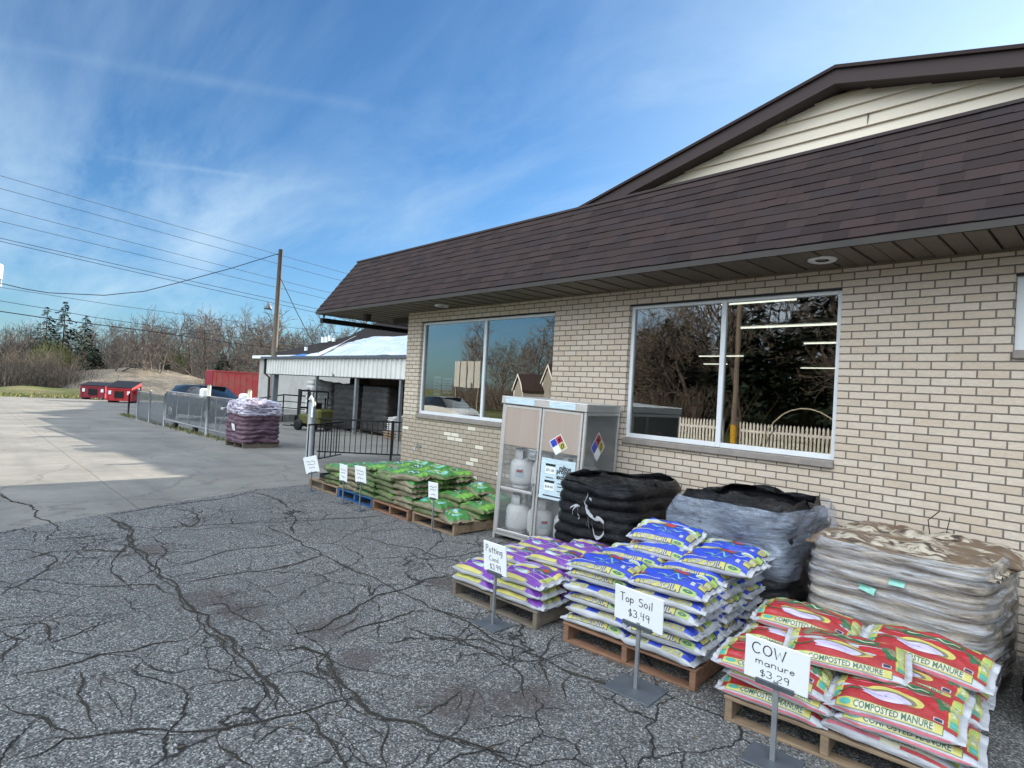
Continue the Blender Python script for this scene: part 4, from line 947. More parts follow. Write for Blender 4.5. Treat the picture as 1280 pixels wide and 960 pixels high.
# ================================================================== propane cage
CA=Matrix.Translation((-5.27,4.78,.004))
cage=thing('propane_cage','tall aluminium propane exchange cage with mesh doors against the brick wall','cage',(-5.26,4.78,.004),0,None,(0,R(1.9),R(11)))
CW,CD,CH=1.13,.84,1.70
m=MB(); p=.032
for x in (0,CW-p):
    for y in (0,CD-p): m.bbox(x,x+p,y,y+p,0,CH-.09,.003)
for z in (.055,): 
    m.bbox(p,CW-p,.002,p-.002,z,z+.04,.003); m.bbox(p,CW-p,CD-p+.002,CD-.002,z,z+.04,.003)
    for x in (0.002,CW-p+.002): m.bbox(x,x+p-.004,p,CD-p,z,z+.04,.003)
for x in (0.002,CW-p+.002): m.bbox(x,x+p-.004,p,CD-p,.86,.885,.003); m.bbox(x,x+p-.004,p,CD-p,CH-.13,CH-.092,.003)
m.build('frame',M['alu'],cage)
m=MB(); m.bbox(-.012,CW+.012,-.02,CD+.012,CH-.088,CH,.006); roof=m.build('roof_header',M['alu'],cage)
m=MB(); m.box(.05,.46,-.0235,-.0205,CH-.08,CH-.012); m.box(.66,1.0,-.0235,-.0205,CH-.08,CH-.012); m.build('header_strip',P['pale'],roof)
m=MB(); m.box(p,CW-p,p,CD-p,.062,.075); m.build('shelf',M['alu'],cage)
m=MB(); m.box(p,CW-p,p,CD-p,.605,.617); m.build('shelf',M['alu'],cage)
def meshpanel(mb,P0,U,V,w,h,step,r,n=3):
    P0=Vector(P0);U=Vector(U);V=Vector(V); k=-h
    while k<w:
        for sg in (0,1):
            a0=max(k,0);a1=min(k+h,w)
            if a1-a0<step*.3: continue
            b0,b1=a0-k,a1-k
            if sg: b0,b1=h-b0,h-b1
            mb.tube([P0+U*a0+V*b0,P0+U*a1+V*b1],r,n,0,None,False,False)
        k+=step
for di,x0 in enumerate((p+.004,CW/2+.006)):
    dw=CW/2-p-.010; d=None
    m=MB(); q=.03
    m.bbox(x0,x0+q,-.012,.012,.10,CH-.10,.003); m.bbox(x0+dw-q,x0+dw,-.012,.012,.10,CH-.10,.003)
    for z in (.10,.60,CH-.13): m.bbox(x0+q,x0+dw-q,-.010,.010,z,z+.03,.003)
    d=m.build('door',M['alu'],cage)
    m=MB(); m.bbox(x0+q-.002,x0+dw-q+.002,-.006,.004,1.13,CH-.125,.002); m.build('upper_panel',M['copper_panel'],d)
    m=MB(); meshpanel(m,(x0+q,0,.13),(1,0,0),(0,0,1),dw-2*q,.47,.026,.0016); meshpanel(m,(x0+q,0,.63),(1,0,0),(0,0,1),dw-2*q,.50,.026,.0016); m.build('mesh',M['galv'],d)
    if di==0:
        m=MB(); m.bbox(x0+dw-.13,x0+dw-.02,-.022,-.012,1.0,1.12,.004); m.bbox(x0+dw-.10,x0+dw-.03,-.035,-.022,1.04,1.075,.004); d_=m.build('latch',M['galv'],d); m=MB(); m.tube([(x0+dw-.015,-.03,.74),(x0+dw-.015,-.045,.70),(x0+dw-.015,-.045,.62),(x0+dw-.015,-.03,.60)],.009,6); m.build('handle',M['galv'],d)
for yy,nm in ((0,'side'),):
    for x in (.010,CW-.016):
        m=MB(); meshpanel(m,(x,p,.10),(0,1,0),(0,0,1),CD-2*p,CH-.23,.026,.0018); m.build('side_mesh',M['galv'],cage)
m=MB(); m.box(p,CW-p,CD-.02,CD-.017,.10,CH-.1); m.build('back_panel',M['alu'],cage)
def placard(M4,s,four,parent,lab):
    m=MB(); h=s
    m.add([(0,-h-.008,0),(h+.008,0,0),(0,h+.008,0),(-h-.008,0,0)],[(0,1,2,3)],0,False,M4)
    def qd(cx,cy,mi): 
        k=h*.5-.003; m.add([(cx,cy-k,.0012),(cx+k,cy,.0012),(cx,cy+k,.0012),(cx-k,cy,.0012)],[(0,1,2,3)],mi,False,M4)
    qd(0,h/2,1); qd(-h/2,0,2); qd(h/2,0,3); qd(0,-h/2,0)
    Tm=lambda x,y: M4@Matrix.Translation((x,y,.0024))
    flat_text(m,'4',Tm(0,h/2),h*.5,4); flat_text(m,'0',Tm(h/2,0),h*.55,4); flat_text(m,'2',Tm(-h/2,0),h*.42,5)
    pl=m.build('hazard_placard',[M['white_plastic'],P['red'],P['blue'],P['yellow'],M['ink'],P['dkblue']],parent); pl['label']=lab
placard(Matrix.Translation((.81,-.0085,1.22))@Matrix.Rotation(R(10),4,'Y')@FACE,.115,1,cage,'diamond placard in red blue yellow and white on right door')
placard(Matrix.Translation((CW-.008,.34,1.22))@Matrix.Rotation(PI/2,4,'Z')@FACE,.16,1,cage,'diamond placard in red blue yellow and white on side mesh')
m=MB(); sx,sw,sz,sh=.615,.44,.60,.455
T=Matrix.Translation((sx,-.0155,sz))@FACE
m.add([(0,0,0),(sw,0,0),(sw,sh,0),(0,sh,0)],[(0,1,2,3)],0,False,T); m.box(sx,sx+sw,-.0150,-.0125,sz,sz+sh,0)
def rq(x0,x1,y0,y1,mi,z=.0012): m.add([(x0,y0,z),(x1,y0,z),(x1,y1,z),(x0,y1,z)],[(0,1,2,3)],mi,False,T)
rq(.06,.19,.37,.395,1); rq(.06,.19,.285,.36,2); rq(.06,.19,.185,.21,1); rq(.06,.19,.10,.175,2)
flat_text(m,'$71.00',T@Matrix.Translation((.125,.322,.0024)),.034,1,.105); flat_text(m,'$24.00',T@Matrix.Translation((.125,.137,.0024)),.034,1,.105)
for i,s_ in enumerate(('milton','propane','exchange')): flat_text(m,'*'+s_,T@Matrix.Translation((.315,.368-.055*i,.0014)),.052,1,.21 if i else .15)
for i in range(2): rq(.23,.40-.06*i,.185-.035*i,.196-.035*i,3)
rq(.05,.40,.03,.045,3); rq(.23,.35,.10,.11,3); rq(.07,.17,.235,.245,3)
m.build('price_board',[P['pale'],M['ink'],M['white_plastic'],P['dkblue']],cage)
def tank(lx,ly,z,label):
    L=cage.matrix_world if False else None
    Mx=Matrix.Translation(cage.location)@cage.rotation_euler.to_matrix().to_4x4()
    w=Mx@Vector((lx,ly,z)); t=thing('propane_tank',label,'propane tank',w,R(random.uniform(-60,60)),'white propane tanks inside the cage',None)
    t.rotation_euler=(0,R(1.9),t.rotation_euler[2])
    m=MB(); m.lathe([(0.0,.028),(.10,.03),(.137,.06),(.15,.10),(.15,.27),(.137,.315),(.10,.345),(.05,.358),(0,.36)],20); tb=m.build('tank_body',M['tank'],t); m=MB(); a0=random.uniform(3.6,5.2)
    m.add([(.1515*math.cos(a0+.12*i),.1515*math.sin(a0+.12*i),z_) for z_ in (.14,.24) for i in range(7)],[(i,i+1,i+8,i+7) for i in range(6)],0,True); m.add([(.1522*math.cos(a0+.12*i),.1522*math.sin(a0+.12*i),z_) for z_ in (.20,.232) for i in range(1,6)],[(i,i+1,i+6,i+5) for i in range(4)],1,True); m.build('tank_label',[P['pale'],P['red']],tb)
    m=MB(); m.lathe([(.105,.0),(.108,.0),(.108,.04),(.105,.04),(.105,.0)],18); m.build('foot_ring',M['tank'],t)
    m=MB()
    for a0 in (0,120,240):
        vs=[];n=6
        for i in range(n+1):
            an=R(a0+85*i/n); 
            for r_,z_ in ((.098,.335),(.098,.455),(.094,.455),(.094,.335)): vs.append((r_*math.cos(an),r_*math.sin(an),z_))
        m.add(vs,[(4*i+k,4*i+(k+1)%4,4*i+4+(k+1)%4,4*i+4+k) for i in range(n) for k in range(4)],0,True)
    m.lathe([(.090,.452),(.099,.452),(.099,.462),(.090,.462),(.090,.452)],18); m.build('collar',M['tank'],t)
    m=MB(); m.tube([(0,0,.355),(0,0,.43)],.014,8); m.tube([(0,0,.40),(0,-.05,.40)],.016,8); m.lathe([(0,.43),(.025,.43),(.028,.44),(.02,.455),(0,.456)],10); m.build('valve',M['galv'],t)
k=0
for z,nm in ((.077,'lower'),(.619,'upper')):
    for ly,rn in ((.20,'front'),(.53,'back')):
        for lx,cn in ((.20,'left'),(.52,'middle'),(.90,'right')):
            if z>.5 and ly>.4 and lx<.8: continue
            tank(lx+random.uniform(-.02,.02),ly,z,'white propane tank on the %s shelf, %s row, %s, inside the cage'%(nm,rn,cn))
# shelf for upper tanks sits behind the mesh; lower the upper shelf look is kept simple
# ================================================================== wrapped piles
def film_mat(name,col,a,rough=.22,wr=.5,st=(2,2,16),K1=7.0):
    n=NT(name); o=n.coord('Object'); nz=n.math('ADD',n.math('MULTIPLY',n.noise(n.mapping(o,st),3.2,5,.65,1.0)[0],.68),n.math('MULTIPLY',n.noise(n.mapping(o,(2.5,2.5,22),rot=(R(16),R(20),0)),1.5,4,.6,.4)[0],.32))
    b=n.n('ShaderNodeBsdfPrincipled'); b.inputs['Base Color'].default_value=(*col,1); b.inputs['Roughness'].default_value=rough; n.l(n.bump(nz,wr,.03),b.inputs['Normal'])
    t=n.n('ShaderNodeBsdfTransparent'); m=n.n('ShaderNodeMixShader'); f=n.math('MULTIPLY_ADD',nz,K1*a,-K1*a*(.43 if K1>5 else .30),clamp=True)
    n.l(f,m.inputs[0]); n.l(t.outputs[0],m.inputs[1]); n.l(b.outputs[0],m.inputs[2]); n.l(m.outputs[0],n.out.inputs[0]); return n.mat
M['film']=film_mat('clear_stretch_film',(.50,.52,.56),.50,.18,.8,(1.0,1.0,13))
M['film_thin']=film_mat('clear_stretch_film_thin',(.40,.46,.58),.36,.2,.8,(1.6,1.6,6),4.0)
def wrapmat(name,c1,c2,rough,st,wr=.5,sc=4):
    n=NT(name); o=n.coord('Object'); a=n.noise(n.mapping(o,st),sc,6,.65,.8)[0]; w=n.noise(n.mapping(o,(3,3,9)),4,5,.65,1.5)[0]
    c=n.mix(n.math('MULTIPLY_ADD',a,3,-1.05,clamp=True),c1,c2)
    return n.pbr(c,rough,0,.40 if c2[0]>.02 else .16,n.bump(n.math('ADD',w,n.math('MULTIPLY',a,.4)),wr,.03))
M['black_wrap']=wrapmat('black_plastic_bags',(.005,.005,.006),(.014,.014,.016),.2,(3,3,6),.55)
M['black_grey']=wrapmat('dark_bags_in_film',(.008,.008,.010),(.030,.030,.036),.3,(2,2,12),.6)
M['tan_wrap']=wrapmat('tan_mulch_bags',(.07,.05,.036),(.50,.43,.35),.5,(1.1,1.1,9),.5,2.6)
M['pink_wrap']=wrapmat('maroon_mulch_bags',(.07,.038,.055),(.16,.088,.122),.45,(1.5,1.5,12),.5)
M['grey_load']=wrapmat('dark_wrapped_goods',(.018,.017,.017),(.055,.050,.046),.5,(1.5,1.5,9),.4)
M['white_load']=wrapmat('white_sack_goods',(.40,.40,.38),(.62,.62,.60),.5,(3,3,9),.4)
def camo_mat():
    n=NT('mulch_bag_faces'); o=n.coord('Object'); a=n.noise(n.mapping(o,(2.6,6.5,3),rot=(0,0,.35)),1.9,4,.55,1.5)[0]; b=n.noise(n.mapping(o,(2.2,3,3)),1.1,2)[0]
    c=n.ramp(a,[(.36,(.03,.022,.018)),(.44,(.14,.10,.075)),(.50,(.40,.35,.28)),(.60,(.46,.41,.33)),(.68,(.12,.085,.06))],'LINEAR')
    c=n.mix(n.math('MULTIPLY_ADD',b,14,-6.5,clamp=True),c,(.13,.085,.055))
    return n.pbr(c,.4,0,.5,n.bump(a,.4,.02))
M['camo']=camo_mat()
def rrect(t,w,d,r=.12):
    # unit param around a rounded rectangle centred at 0
    a=2*PI*t; c,s=math.cos(a),math.sin(a); k=(abs(c)**7+abs(s)**7)**(-1/7)
    return c*k*w/2,s*k*d/2
def pile_mesh(w,d,h,layers,bul,seed,amp=.02,dome=.05,slack=0,topmat=0,nt=96,nz=None,ragged=0.0):
    mb=MB(); nz=nz or layers*6; 
    def fn(i,j):
        x,y=rrect(i,w,d); z=h*j; ph=(j*layers)%1
        b=1-bul*(abs(2*ph-1)**3)
        nn=mnoise.noise(Vector((x*3.5+seed,y*3.5,z*5)))*amp+mnoise.noise(Vector((x*9+seed,y*9,z*14)))*amp*.6
        L=math.hypot(x,y); f=b+nn/L
        f*=1-.05*(j**6)-.02*mnoise.noise(Vector((seed,z*4,0)))
        zz=z+amp*.8*mnoise.noise(Vector((x*2.5,y*2.5,seed+z)))
        return (x*f,y*f,zz)
    mb.grid(fn,nt,nz,0,True,True)
    return mb,fn
def pile_top(mb,fn,h,dome,seed,nt=96,mi=0,nr=14,amp=.05):
    def tf(i,j):
        x,y,z=fn(i,1.0); k=1-j*.995
        n=mnoise.noise(Vector((x*k*5+seed,y*k*5,2)))*amp+mnoise.noise(Vector((x*k*11,y*k*11,seed)))*amp*.45
        return (x*k,y*k,z+dome*(1-k*k)+n*(1-k**6))
    mb.grid(tf,nt,nr,mi,True,True)
def wrapped(name,label,cat,loc,rz,w,d,h,layers,mat,topmat,seed,film=None,bul=.05,dome=.06,amp=.022,group=None,palmat='wood_grey',topamp=.05):
    t=thing(name,label,cat,loc,rz,group)
    m=MB(); 
    for i in range(6): y=-d/2+.04+i*(d-.16)/5; m.box(-w/2+.03,w/2-.03,y,y+.08,.115,.132)
    for x in (-w/2+.04,-.02,w/2-.08): m.box(x,x+.04,-d/2+.045,d/2-.045,.0,.1145)
    m.build('pallet_base',M[palmat],t)
    mb,fn=pile_mesh(w,d,h-.13,layers,bul,seed,amp); pile_top(mb,fn,h,dome,seed,96,1,14,topamp)
    b=mb.build('bag_stack',[M[mat],M[topmat]],t,(0,0,.13))
    return t,fn,b
# black one beside the cage
t,fn,b=wrapped('wrapped_pallet_load','glossy black plastic wrapped pallet of bags with white smears beside the cage','wrapped load',(-3.66,5.10,.004),.03,.94,1.12,.89,7,'black_wrap','black_wrap',3,bul=.055,dome=.0,amp=.034,topamp=.07)
m=MB()
def smear(pts,w,o=.012):
    vs=[]; n=len(pts)
    for i,(u,z) in enumerate(pts):
        x,y,zz=fn(u,z); L=math.hypot(x,y); k=1+o/L; 
        ww=w*1.5*(.35+.9*abs(mnoise.noise(Vector((i*.7,u*30,3)))))*min(1,(i+.6)*.6,(n-i)*.6)
        vs+=[(x*k,y*k,zz-ww),(x*k,y*k,zz+ww)]
    m.add(vs,[(2*i,2*i+1,2*i+3,2*i+2) for i in range(n-1)],0,True)
def cir(cu,cz,ru,rz,a0,a1,w): smear([(cu+ru*math.cos(R(a0+(a1-a0)*i/12)),cz+rz*math.sin(R(a0+(a1-a0)*i/12))) for i in range(13)],w)
smear([(.745,.90),(.740,.85),(.742,.80),(.738,.74),(.748,.68),(.765,.63),(.78,.58)],.022); cir(.795,.48,.022,.13,140,-170,.020); cir(.71,.62,.016,.09,200,20,.010)
smear([(.772,.60),(.771,.52),(.774,.42)],.008); smear([(.752,.56),(.751,.48)],.006); smear([(.752,.84),(.764,.83)],.026); smear([(.735,.80),(.738,.76),(.744,.72)],.020); cir(.70,.60,.020,.11,150,-30,.012); smear([(.757,.70),(.757,.62),(.759,.50),(.758,.44)],.009); smear([(.785,.56),(.80,.59),(.81,.56)],.014)
m.build('white_smear',P['white'],b)
# rolled film edge on top
def rim(fn,h,label,parent,mat,lift,seed,t0=0,t1=1,wd=.05):
    m=MB()
    def f(i,j):
        u=t0+(t1-t0)*j; x,y,z=fn(u,.97); k=1-.10*math.sin(PI*i)-.02
        n=mnoise.noise(Vector((u*8,seed,i*3))); 
        e=min(1,j*9,(1-j)*9) if (t0,t1)!=(0,1) else 1
        return (x*k,y*k,z+ (lift*(.7+.9*n)*math.sin(PI*i*.9)+.0)*e)
    m.grid(f,6,110,0,True); return m.build(label,mat,parent,(0,0,.13))
rim(fn,.93,'film_edge',t,M['black_wrap'],.085,4)
# dark bags in clear film
t,fn,b=wrapped('wrapped_pallet_load','dark mulch bags under clear stretch film with black ring of bags on top','wrapped load',(-2.25,5.04,.004),.02,1.0,1.15,.92,7,'black_grey','black_wrap',8,bul=.03,dome=-.05,amp=.045,topamp=.08)
mb,f2=pile_mesh(1.06,1.22,.50,3,.02,31,.05); o2=mb.build('stretch_film',M['film_thin'],t,(0,0,.47))
rim(fn,.95,'film_edge',t,M['black_wrap'],.12,12)
# tan mulch
t,fn,b=wrapped('wrapped_pallet_load','tan and brown mulch bags under clear stretch film behind the red manure bags','wrapped load',(-1.04,4.92,.004),-.02,1.03,1.18,.87,9,'tan_wrap','camo',17,bul=.05,dome=.02,amp=.022,topamp=.07)
mb,f2=pile_mesh(1.055,1.205,.74,9,.05,17,.024); o2=mb.build('stretch_film',M['film'],t,(0,0,.13))
m=MB()
for u0,z0,w_,h_,sk in ((.715,.67,.014,.055,-.03),(.765,.77,.013,.05,.0)):
    vs=[]
    for j in range(4):
        for i in range(5):
            u=u0+w_*(i/4-.5)*2; z=z0+h_*(j/3-.5)+sk*(i/4); x,y,zz=f2(u,z); k=1+.016/math.hypot(x,y); vs.append((x*k,y*k,zz))
    m=MB(); m.add(vs,[(j*5+i,j*5+i+1,(j+1)*5+i+1,(j+1)*5+i) for j in range(3) for i in range(4)],0,True); m.build('sticker',P['mint'],o2)
# loose bag faces and flaps on the tan load
m=MB(); rr=random.Random(9)
for i,(lx,ly,rz) in enumerate([(-.30,-.20,.1),(.24,-.25,-.05),(-.27,.25,.0),(.28,.24,.1)]):
    b_=Bag(.52,.46,.12,60+i,0,1.6,.6); T=Matrix.Translation((lx,ly,.775))@Matrix.Rotation(rz,4,'Z')
    bm=b_.body(M['camo']); m.add(bm.v,bm.f,0,True,T)
m.build('top_bag',M['camo'],t)
m=MB(); m.tube([(.02,.30,.86),(-.01,.35,.98),(.05,.38,1.05)],.004,5); m.tube([(.10,.33,.86),(.12,.36,1.02)],.003,5); m.build('strap_end',M['black_metal'],t)
# black one at the right edge
wrapped('wrapped_pallet_load','black plastic wrapped pallet standing against the wall at the right edge','wrapped load',(.07,4.98,.004),.0,.96,1.1,.62,6,'black_wrap','black_wrap',44,bul=.04,dome=.0,amp=.04)
# maroon pile at the end of the chain-link gate
t,fn,b=wrapped('wrapped_pallet_load','maroon mulch bags in pale film stacked at the end of the chain-link gate','wrapped load',(-16.25,5.92,gz(-16.2)),.08,1.12,1.05,1.14,9,'pink_wrap','pink_wrap',52,bul=.065,dome=.08,amp=.055)
mb,f2=pile_mesh(1.20,1.10,.36,3,.04,53,.05); pile_top(mb,f2,.3,.07,53,96,0,10,.05); mb.build('stretch_film',film_mat('pale_film',(.66,.62,.74),1.0),t,(0,0,.85))
m=MB()
vs=[]
for j in range(3):
    for i in range(3):
        x,y,z=fn(.735+.022*i,.30+.09*j); k=1+.02/math.hypot(x,y); vs.append((x*k,y*k,z))
m.add(vs,[(j*3+i,j*3+i+1,(j+1)*3+i+1,(j+1)*3+i) for j in range(2) for i in range(2)]); m.build('paper_label',M['white_plastic'],b)

# ================================================================== fence, gate, railings
def gate_pt(f): # along the fence line
    return (-31.5+f*(31.5-16.66), 5.62+.32*max(0,(f-.5)*2))
GA=(-24.04,5.65); GB=(-16.66,5.94); gl=math.hypot(GB[0]-GA[0],GB[1]-GA[1]); ga=math.atan2(GB[1]-GA[1],GB[0]-GA[0])
t=thing('sliding_gate','grey chain-link sliding gate with diagonal braces beside the drive','gate',(GA[0],GA[1],gz(-20)-.02),ga)
m=MB(); H0,H1=.22,1.24
m.tube([(0,0,H1),(gl,0,H1)],.024,8); m.tube([(0,0,H0),(gl,0,H0)],.030,8); 
for x in (0,gl): m.tube([(x,0,H0),(x,0,H1)],.024,8)
for i in range(1,6): m.tube([(gl*i/6,0,H0),(gl*i/6,0,H1)],.016,6)
for i in range(0,6,1): 
    if i%2==0 or i==3: m.tube([(gl*i/6,0.01,H0),(gl*(i+1)/6,.01,H1)],.013,6)
m.build('frame',M['fence_steel'],t)
m=MB(); meshpanel(m,(0,-.012,H0),(1,0,0),(0,0,1),gl,H1-H0,.075,.0042); m.build('chain_link_mesh',M['fence_steel'],t)
m=MB(); 
for x in (1.2,3.2): m.box(x-.12,x+.12,-.05,.05,H0-.16,H0-.03); m.lathe([(0,-.04),(.07,-.04),(.07,.04),(0,.04)],10,0,Matrix.Translation((x,.0,H0-.13))@Matrix.Rotation(PI/2,4,'X'))
m.build('roller',M['black_metal'],t)
t=thing('chain_link_fence','short grey chain-link fence run at the far end of the sliding gate','fence',(-28.42,5.63,gz(-27)),0)
for i,x in enumerate((0,2.08,4.30)):
    m=MB(); m.tube([(x,.0,-.05),(x,.0,1.22)],.035,8); m.lathe([(.04,1.22),(.03,1.26),(0,1.275)],8,0,Matrix.Translation((x,0,0))); m.build('post',M['fence_steel'],t)
m=MB(); m.tube([(0,0,1.14),(4.3,0,1.14)],.02,6); m.build('rail',M['fence_steel'],t)
m=MB(); meshpanel(m,(0,-.02,.04),(1,0,0),(0,0,1),4.3,1.10,.075,.0042); m.build('chain_link_mesh',M['fence_steel'],t)
t=thing('fence_post','lone dark steel post standing before the red dumpsters','post',(-31.54,5.9,gz(-31.5))); m=MB(); m.tube([(0,0,-.05),(0,0,.95)],.04,8); m.lathe([(.045,.95),(.03,.985),(0,.99)],8); m.build('pipe',M['black_metal'],t)
for i,(x,y,h,lab) in enumerate([(-19.72,5.78,1.58,'white capped gate guide post standing left behind the sliding gate'),(-16.95,6.02,1.50,'white capped gate guide post standing right behind the sliding gate')]):
    t=thing('gate_guide_post',lab,'post',(x,y,gz(x)),0,'guide posts of the sliding gate')
    m=MB(); m.tube([(0,0,-.05),(0,0,h-.35)],.05,10); m.build('post',M['fence_steel'],t)
    m=MB(); m.tube([(0,0,h-.35),(0,0,h-.05),(0,0,h)],[.055,.055,.035],10); m.build('sleeve',P['cream'],t)
    m=MB(); m.bbox(-.42,-.14,-.16,.06,h-.42,h-.12,.05); m.bbox(-.36,-.2,-.163,-.158,h-.36,h-.22,.001); m.build('roller_cover',M['white_plastic'],t)
t=thing('bollard','grey steel bollard with a white loop handle at the railing end','bollard',(-13.3,6.16,gz(-13.3))); 
m=MB(); m.tube([(0,0,-.05),(0,0,1.28),(0,0,1.36)],[.085,.085,.05],14); m.lathe([(.13,0),(.13,.02),(.09,.03)],14); m.build('post',M['fence_steel'],t)
m=MB(); m.tube([(.09,-.03,.95),(.09,-.03,1.30)]+[(.09-.09*math.sin(R(a))*.0+.0,-.03+.0,1.30) for a in (0,)]+[(.06,-.03,1.40),(-.02,-.03,1.43),(-.09,-.03,1.36)],.022,8); m.build('loop_handle',M['white_plastic'],t)
ra=(-13.2,6.3); rb_=(-11.1,9.0); rl=math.hypot(rb_[0]-ra[0],rb_[1]-ra[1])
t=thing('iron_railing','black iron baluster railing running back from the bollard past the brick corner','railing',(ra[0],ra[1],gz(-12.5)),math.atan2(rb_[1]-ra[1],rb_[0]-ra[0]))
m=MB(); m.box(0,rl,-.02,.02,.90,.935); m.box(0,rl,-.012,.012,.70,.72); m.box(0,rl,-.015,.015,.13,.16); m.build('rail',M['black_metal'],t)
for x in (rl*.5,rl-.02): m=MB(); m.box(x-.025,x+.025,-.024,.024,0,.95); m.build('post',M['black_metal'],t)
m=MB(); k=.12
while k<rl: m.box(k-.008,k+.008,-.008,.008,.16,.90); k+=.125
m.build('balusters',M['black_metal'],t)
t=thing('iron_railing','short black iron railing with long thin legs just behind the half-empty pallet','railing',(-11.55,5.3,gz(-11.2)),math.atan2(6.6-5.3,-12.5+11.55))
m=MB(); m.box(0,1.5,-.015,.015,.86,.89); m.box(0,1.5,-.012,.012,.13,.15); 
for x in (.02,.26,.5,.75,1.0,1.25): m.box(x-.01,x+.01,-.0095,.0095,0 if x<.3 else .15,.86)
m.build('frame',M['black_metal'],t)
# ================================================================== shed with ribbed fascia
FY=10.8; SX0,SX1=-28.6,-9.12; FZ=gz(-22)
sh=thing('open_shed','open-fronted shed with white ribbed metal fascia and tarped roof','shed',(0,0,0))
m=MB(); x=SX0
while x<SX1:
    m.add([(x,FY,1.97),(x+.02,FY-.05,1.97),(x+.07,FY-.05,1.97),(x+.09,FY,1.97),(x+.30,FY,1.97)]+[(x,FY,2.66),(x+.02,FY-.05,2.66),(x+.07,FY-.05,2.66),(x+.09,FY,2.66),(x+.30,FY,2.66)],[(i,i+1,i+6,i+5) for i in range(4)]); x+=.30
m.build('ribbed_fascia',simple('white_ribbed_metal',(.66,.66,.63),.5,0,.15,2,.05),sh)
m=MB(); m.box(SX0-.35,SX1,FY-.12,FY+.04,2.665,2.77); m.build('gutter',M['base_steel'],sh)
m=MB(); m.tube([(SX0+.12,FY-.06,2.67),(SX0+.12,FY-.06,2.45),(SX0+.12,FY-.06,1.98),(SX0+.55,FY+.0,1.80),(SX0+.60,FY+.02,-.1),(SX0+.40,FY-.12,-.25)],.05,8); m.build('downspout',M['black_metal'],sh)
m=MB(); m.add([(SX0-.3,FY+.05,2.72),(SX1,FY+.05,2.72),(SX1,13.6,3.05),(SX0-.3,13.6,3.05)],[(0,1,2,3)]); m.box(SX0,SX1,FY+.02,FY+.2,1.94,1.985); 
m.add([(SX0,FY+.2,2.6),(SX1,FY+.2,2.6),(SX1,16,2.75),(SX0,16,2.75)],[(3,2,1,0)]); m.build('roof',M['trim_tan'],sh)
for x,w in ((SX0+.95,.22),(-23.2,.11),(-16.9,.10),(-19.9,.12)):
    m=MB(); m.box(x-w/2,x+w/2,FY+.03,FY+.03+w,gz(x),1.97); m.build('post',M['galv'],sh)
m=MB(); m.bbox(SX0+.45,SX0+1.25,FY-.25,FY+.45,gz(-28)-.05,gz(-28)+.32,.01); m.build('kerb_block',M['concrete'],sh)
m=MB(); m.box(SX0+4.2,SX1,13.9,14,-.3,2.7); m.box(SX0+4.2,SX0+4.3,13.0,13.9,-.3,2.7); m.box(SX1-.1,SX1,FY+.3,16,-.2,2.7); m.build('back_wall',simple('dim_plywood',(.16,.13,.10),.9,0,.3,2,.1),sh)
def tarp(u,v):
    x=-23.6+12.1*u-1.0*v*(1-u); y=11.1+2.6*v; z=2.79+1.08*v**.8+.05*mnoise.noise(Vector((x*1.5,y*3,0)))+.03*math.sin(x*2+y*4)
    return (x,y,z)
m=MB(); m.grid(tarp,60,20); m.build('silver_tarp',simple('silver_blue_tarp',(.62,.68,.75),.3,0,.2,1.2,.6,3,bd=.06),sh)
m=MB(); m.grid(lambda u,v:(-25.0+1.5*u,11.05+1.2*v+.5*u*v,2.80+(1.05*v)*(.4+.6*u)+.02*math.sin(u*9+v*7)),10,8); m.build('white_tarp',simple('white_tarp',(.74,.75,.76),.4,0,.1,2,.4,4,bd=.05),sh)
m=MB(); m.grid(lambda u,v:(-27.6+2.6*u,11.0+.8*v,2.775+.26*math.sin(PI*min(1,u*1.2))*v*(1-.5*u)),10,6); m.build('blue_tarp',simple('blue_tarp',(.05,.17,.45),.4,0,.2,3,.3),sh)
# goods in the shed
for i,(x,y,w,h,mt,lab) in enumerate([(-21.9,11.9,1.9,1.85,'grey_load','dark wrapped pallet load standing left under the shed roof'),(-19.6,11.9,1.9,1.80,'grey_load','dark wrapped pallet load standing right under the shed roof'),(-23.9,11.35,.62,1.95,'white_load','tall column of white sacks beside the dark pallet load'),(-25.3,12.6,.9,1.9,'white_load','white sacks stacked behind the forklift'),(-18.0,11.7,.5,.75,'white_load','short grey white sack pile by the right shed post')]):
    wrapped('goods_load',lab,'pallet load',(x,y,gz(x)),0,w,1.0,h,8 if mt=='grey_load' else 9,mt,mt,70+i,bul=.03 if mt=='grey_load' else .12,dome=.03,amp=.02,group='loads stored under the shed roof')
t=thing('lumber_pile','low pile of brown boards beside the right shed post','lumber',(-17.3,11.5,gz(-17.3)),.1)
m=MB(); 
for i in range(9): m.box(-.8+random.uniform(-.1,.1),.8,-.4+(i%3)*.28,-.16+(i%3)*.28,.1*(i//3),.1*(i//3)+.06,0,None,.01)
m.build('boards',M['wood'],t)
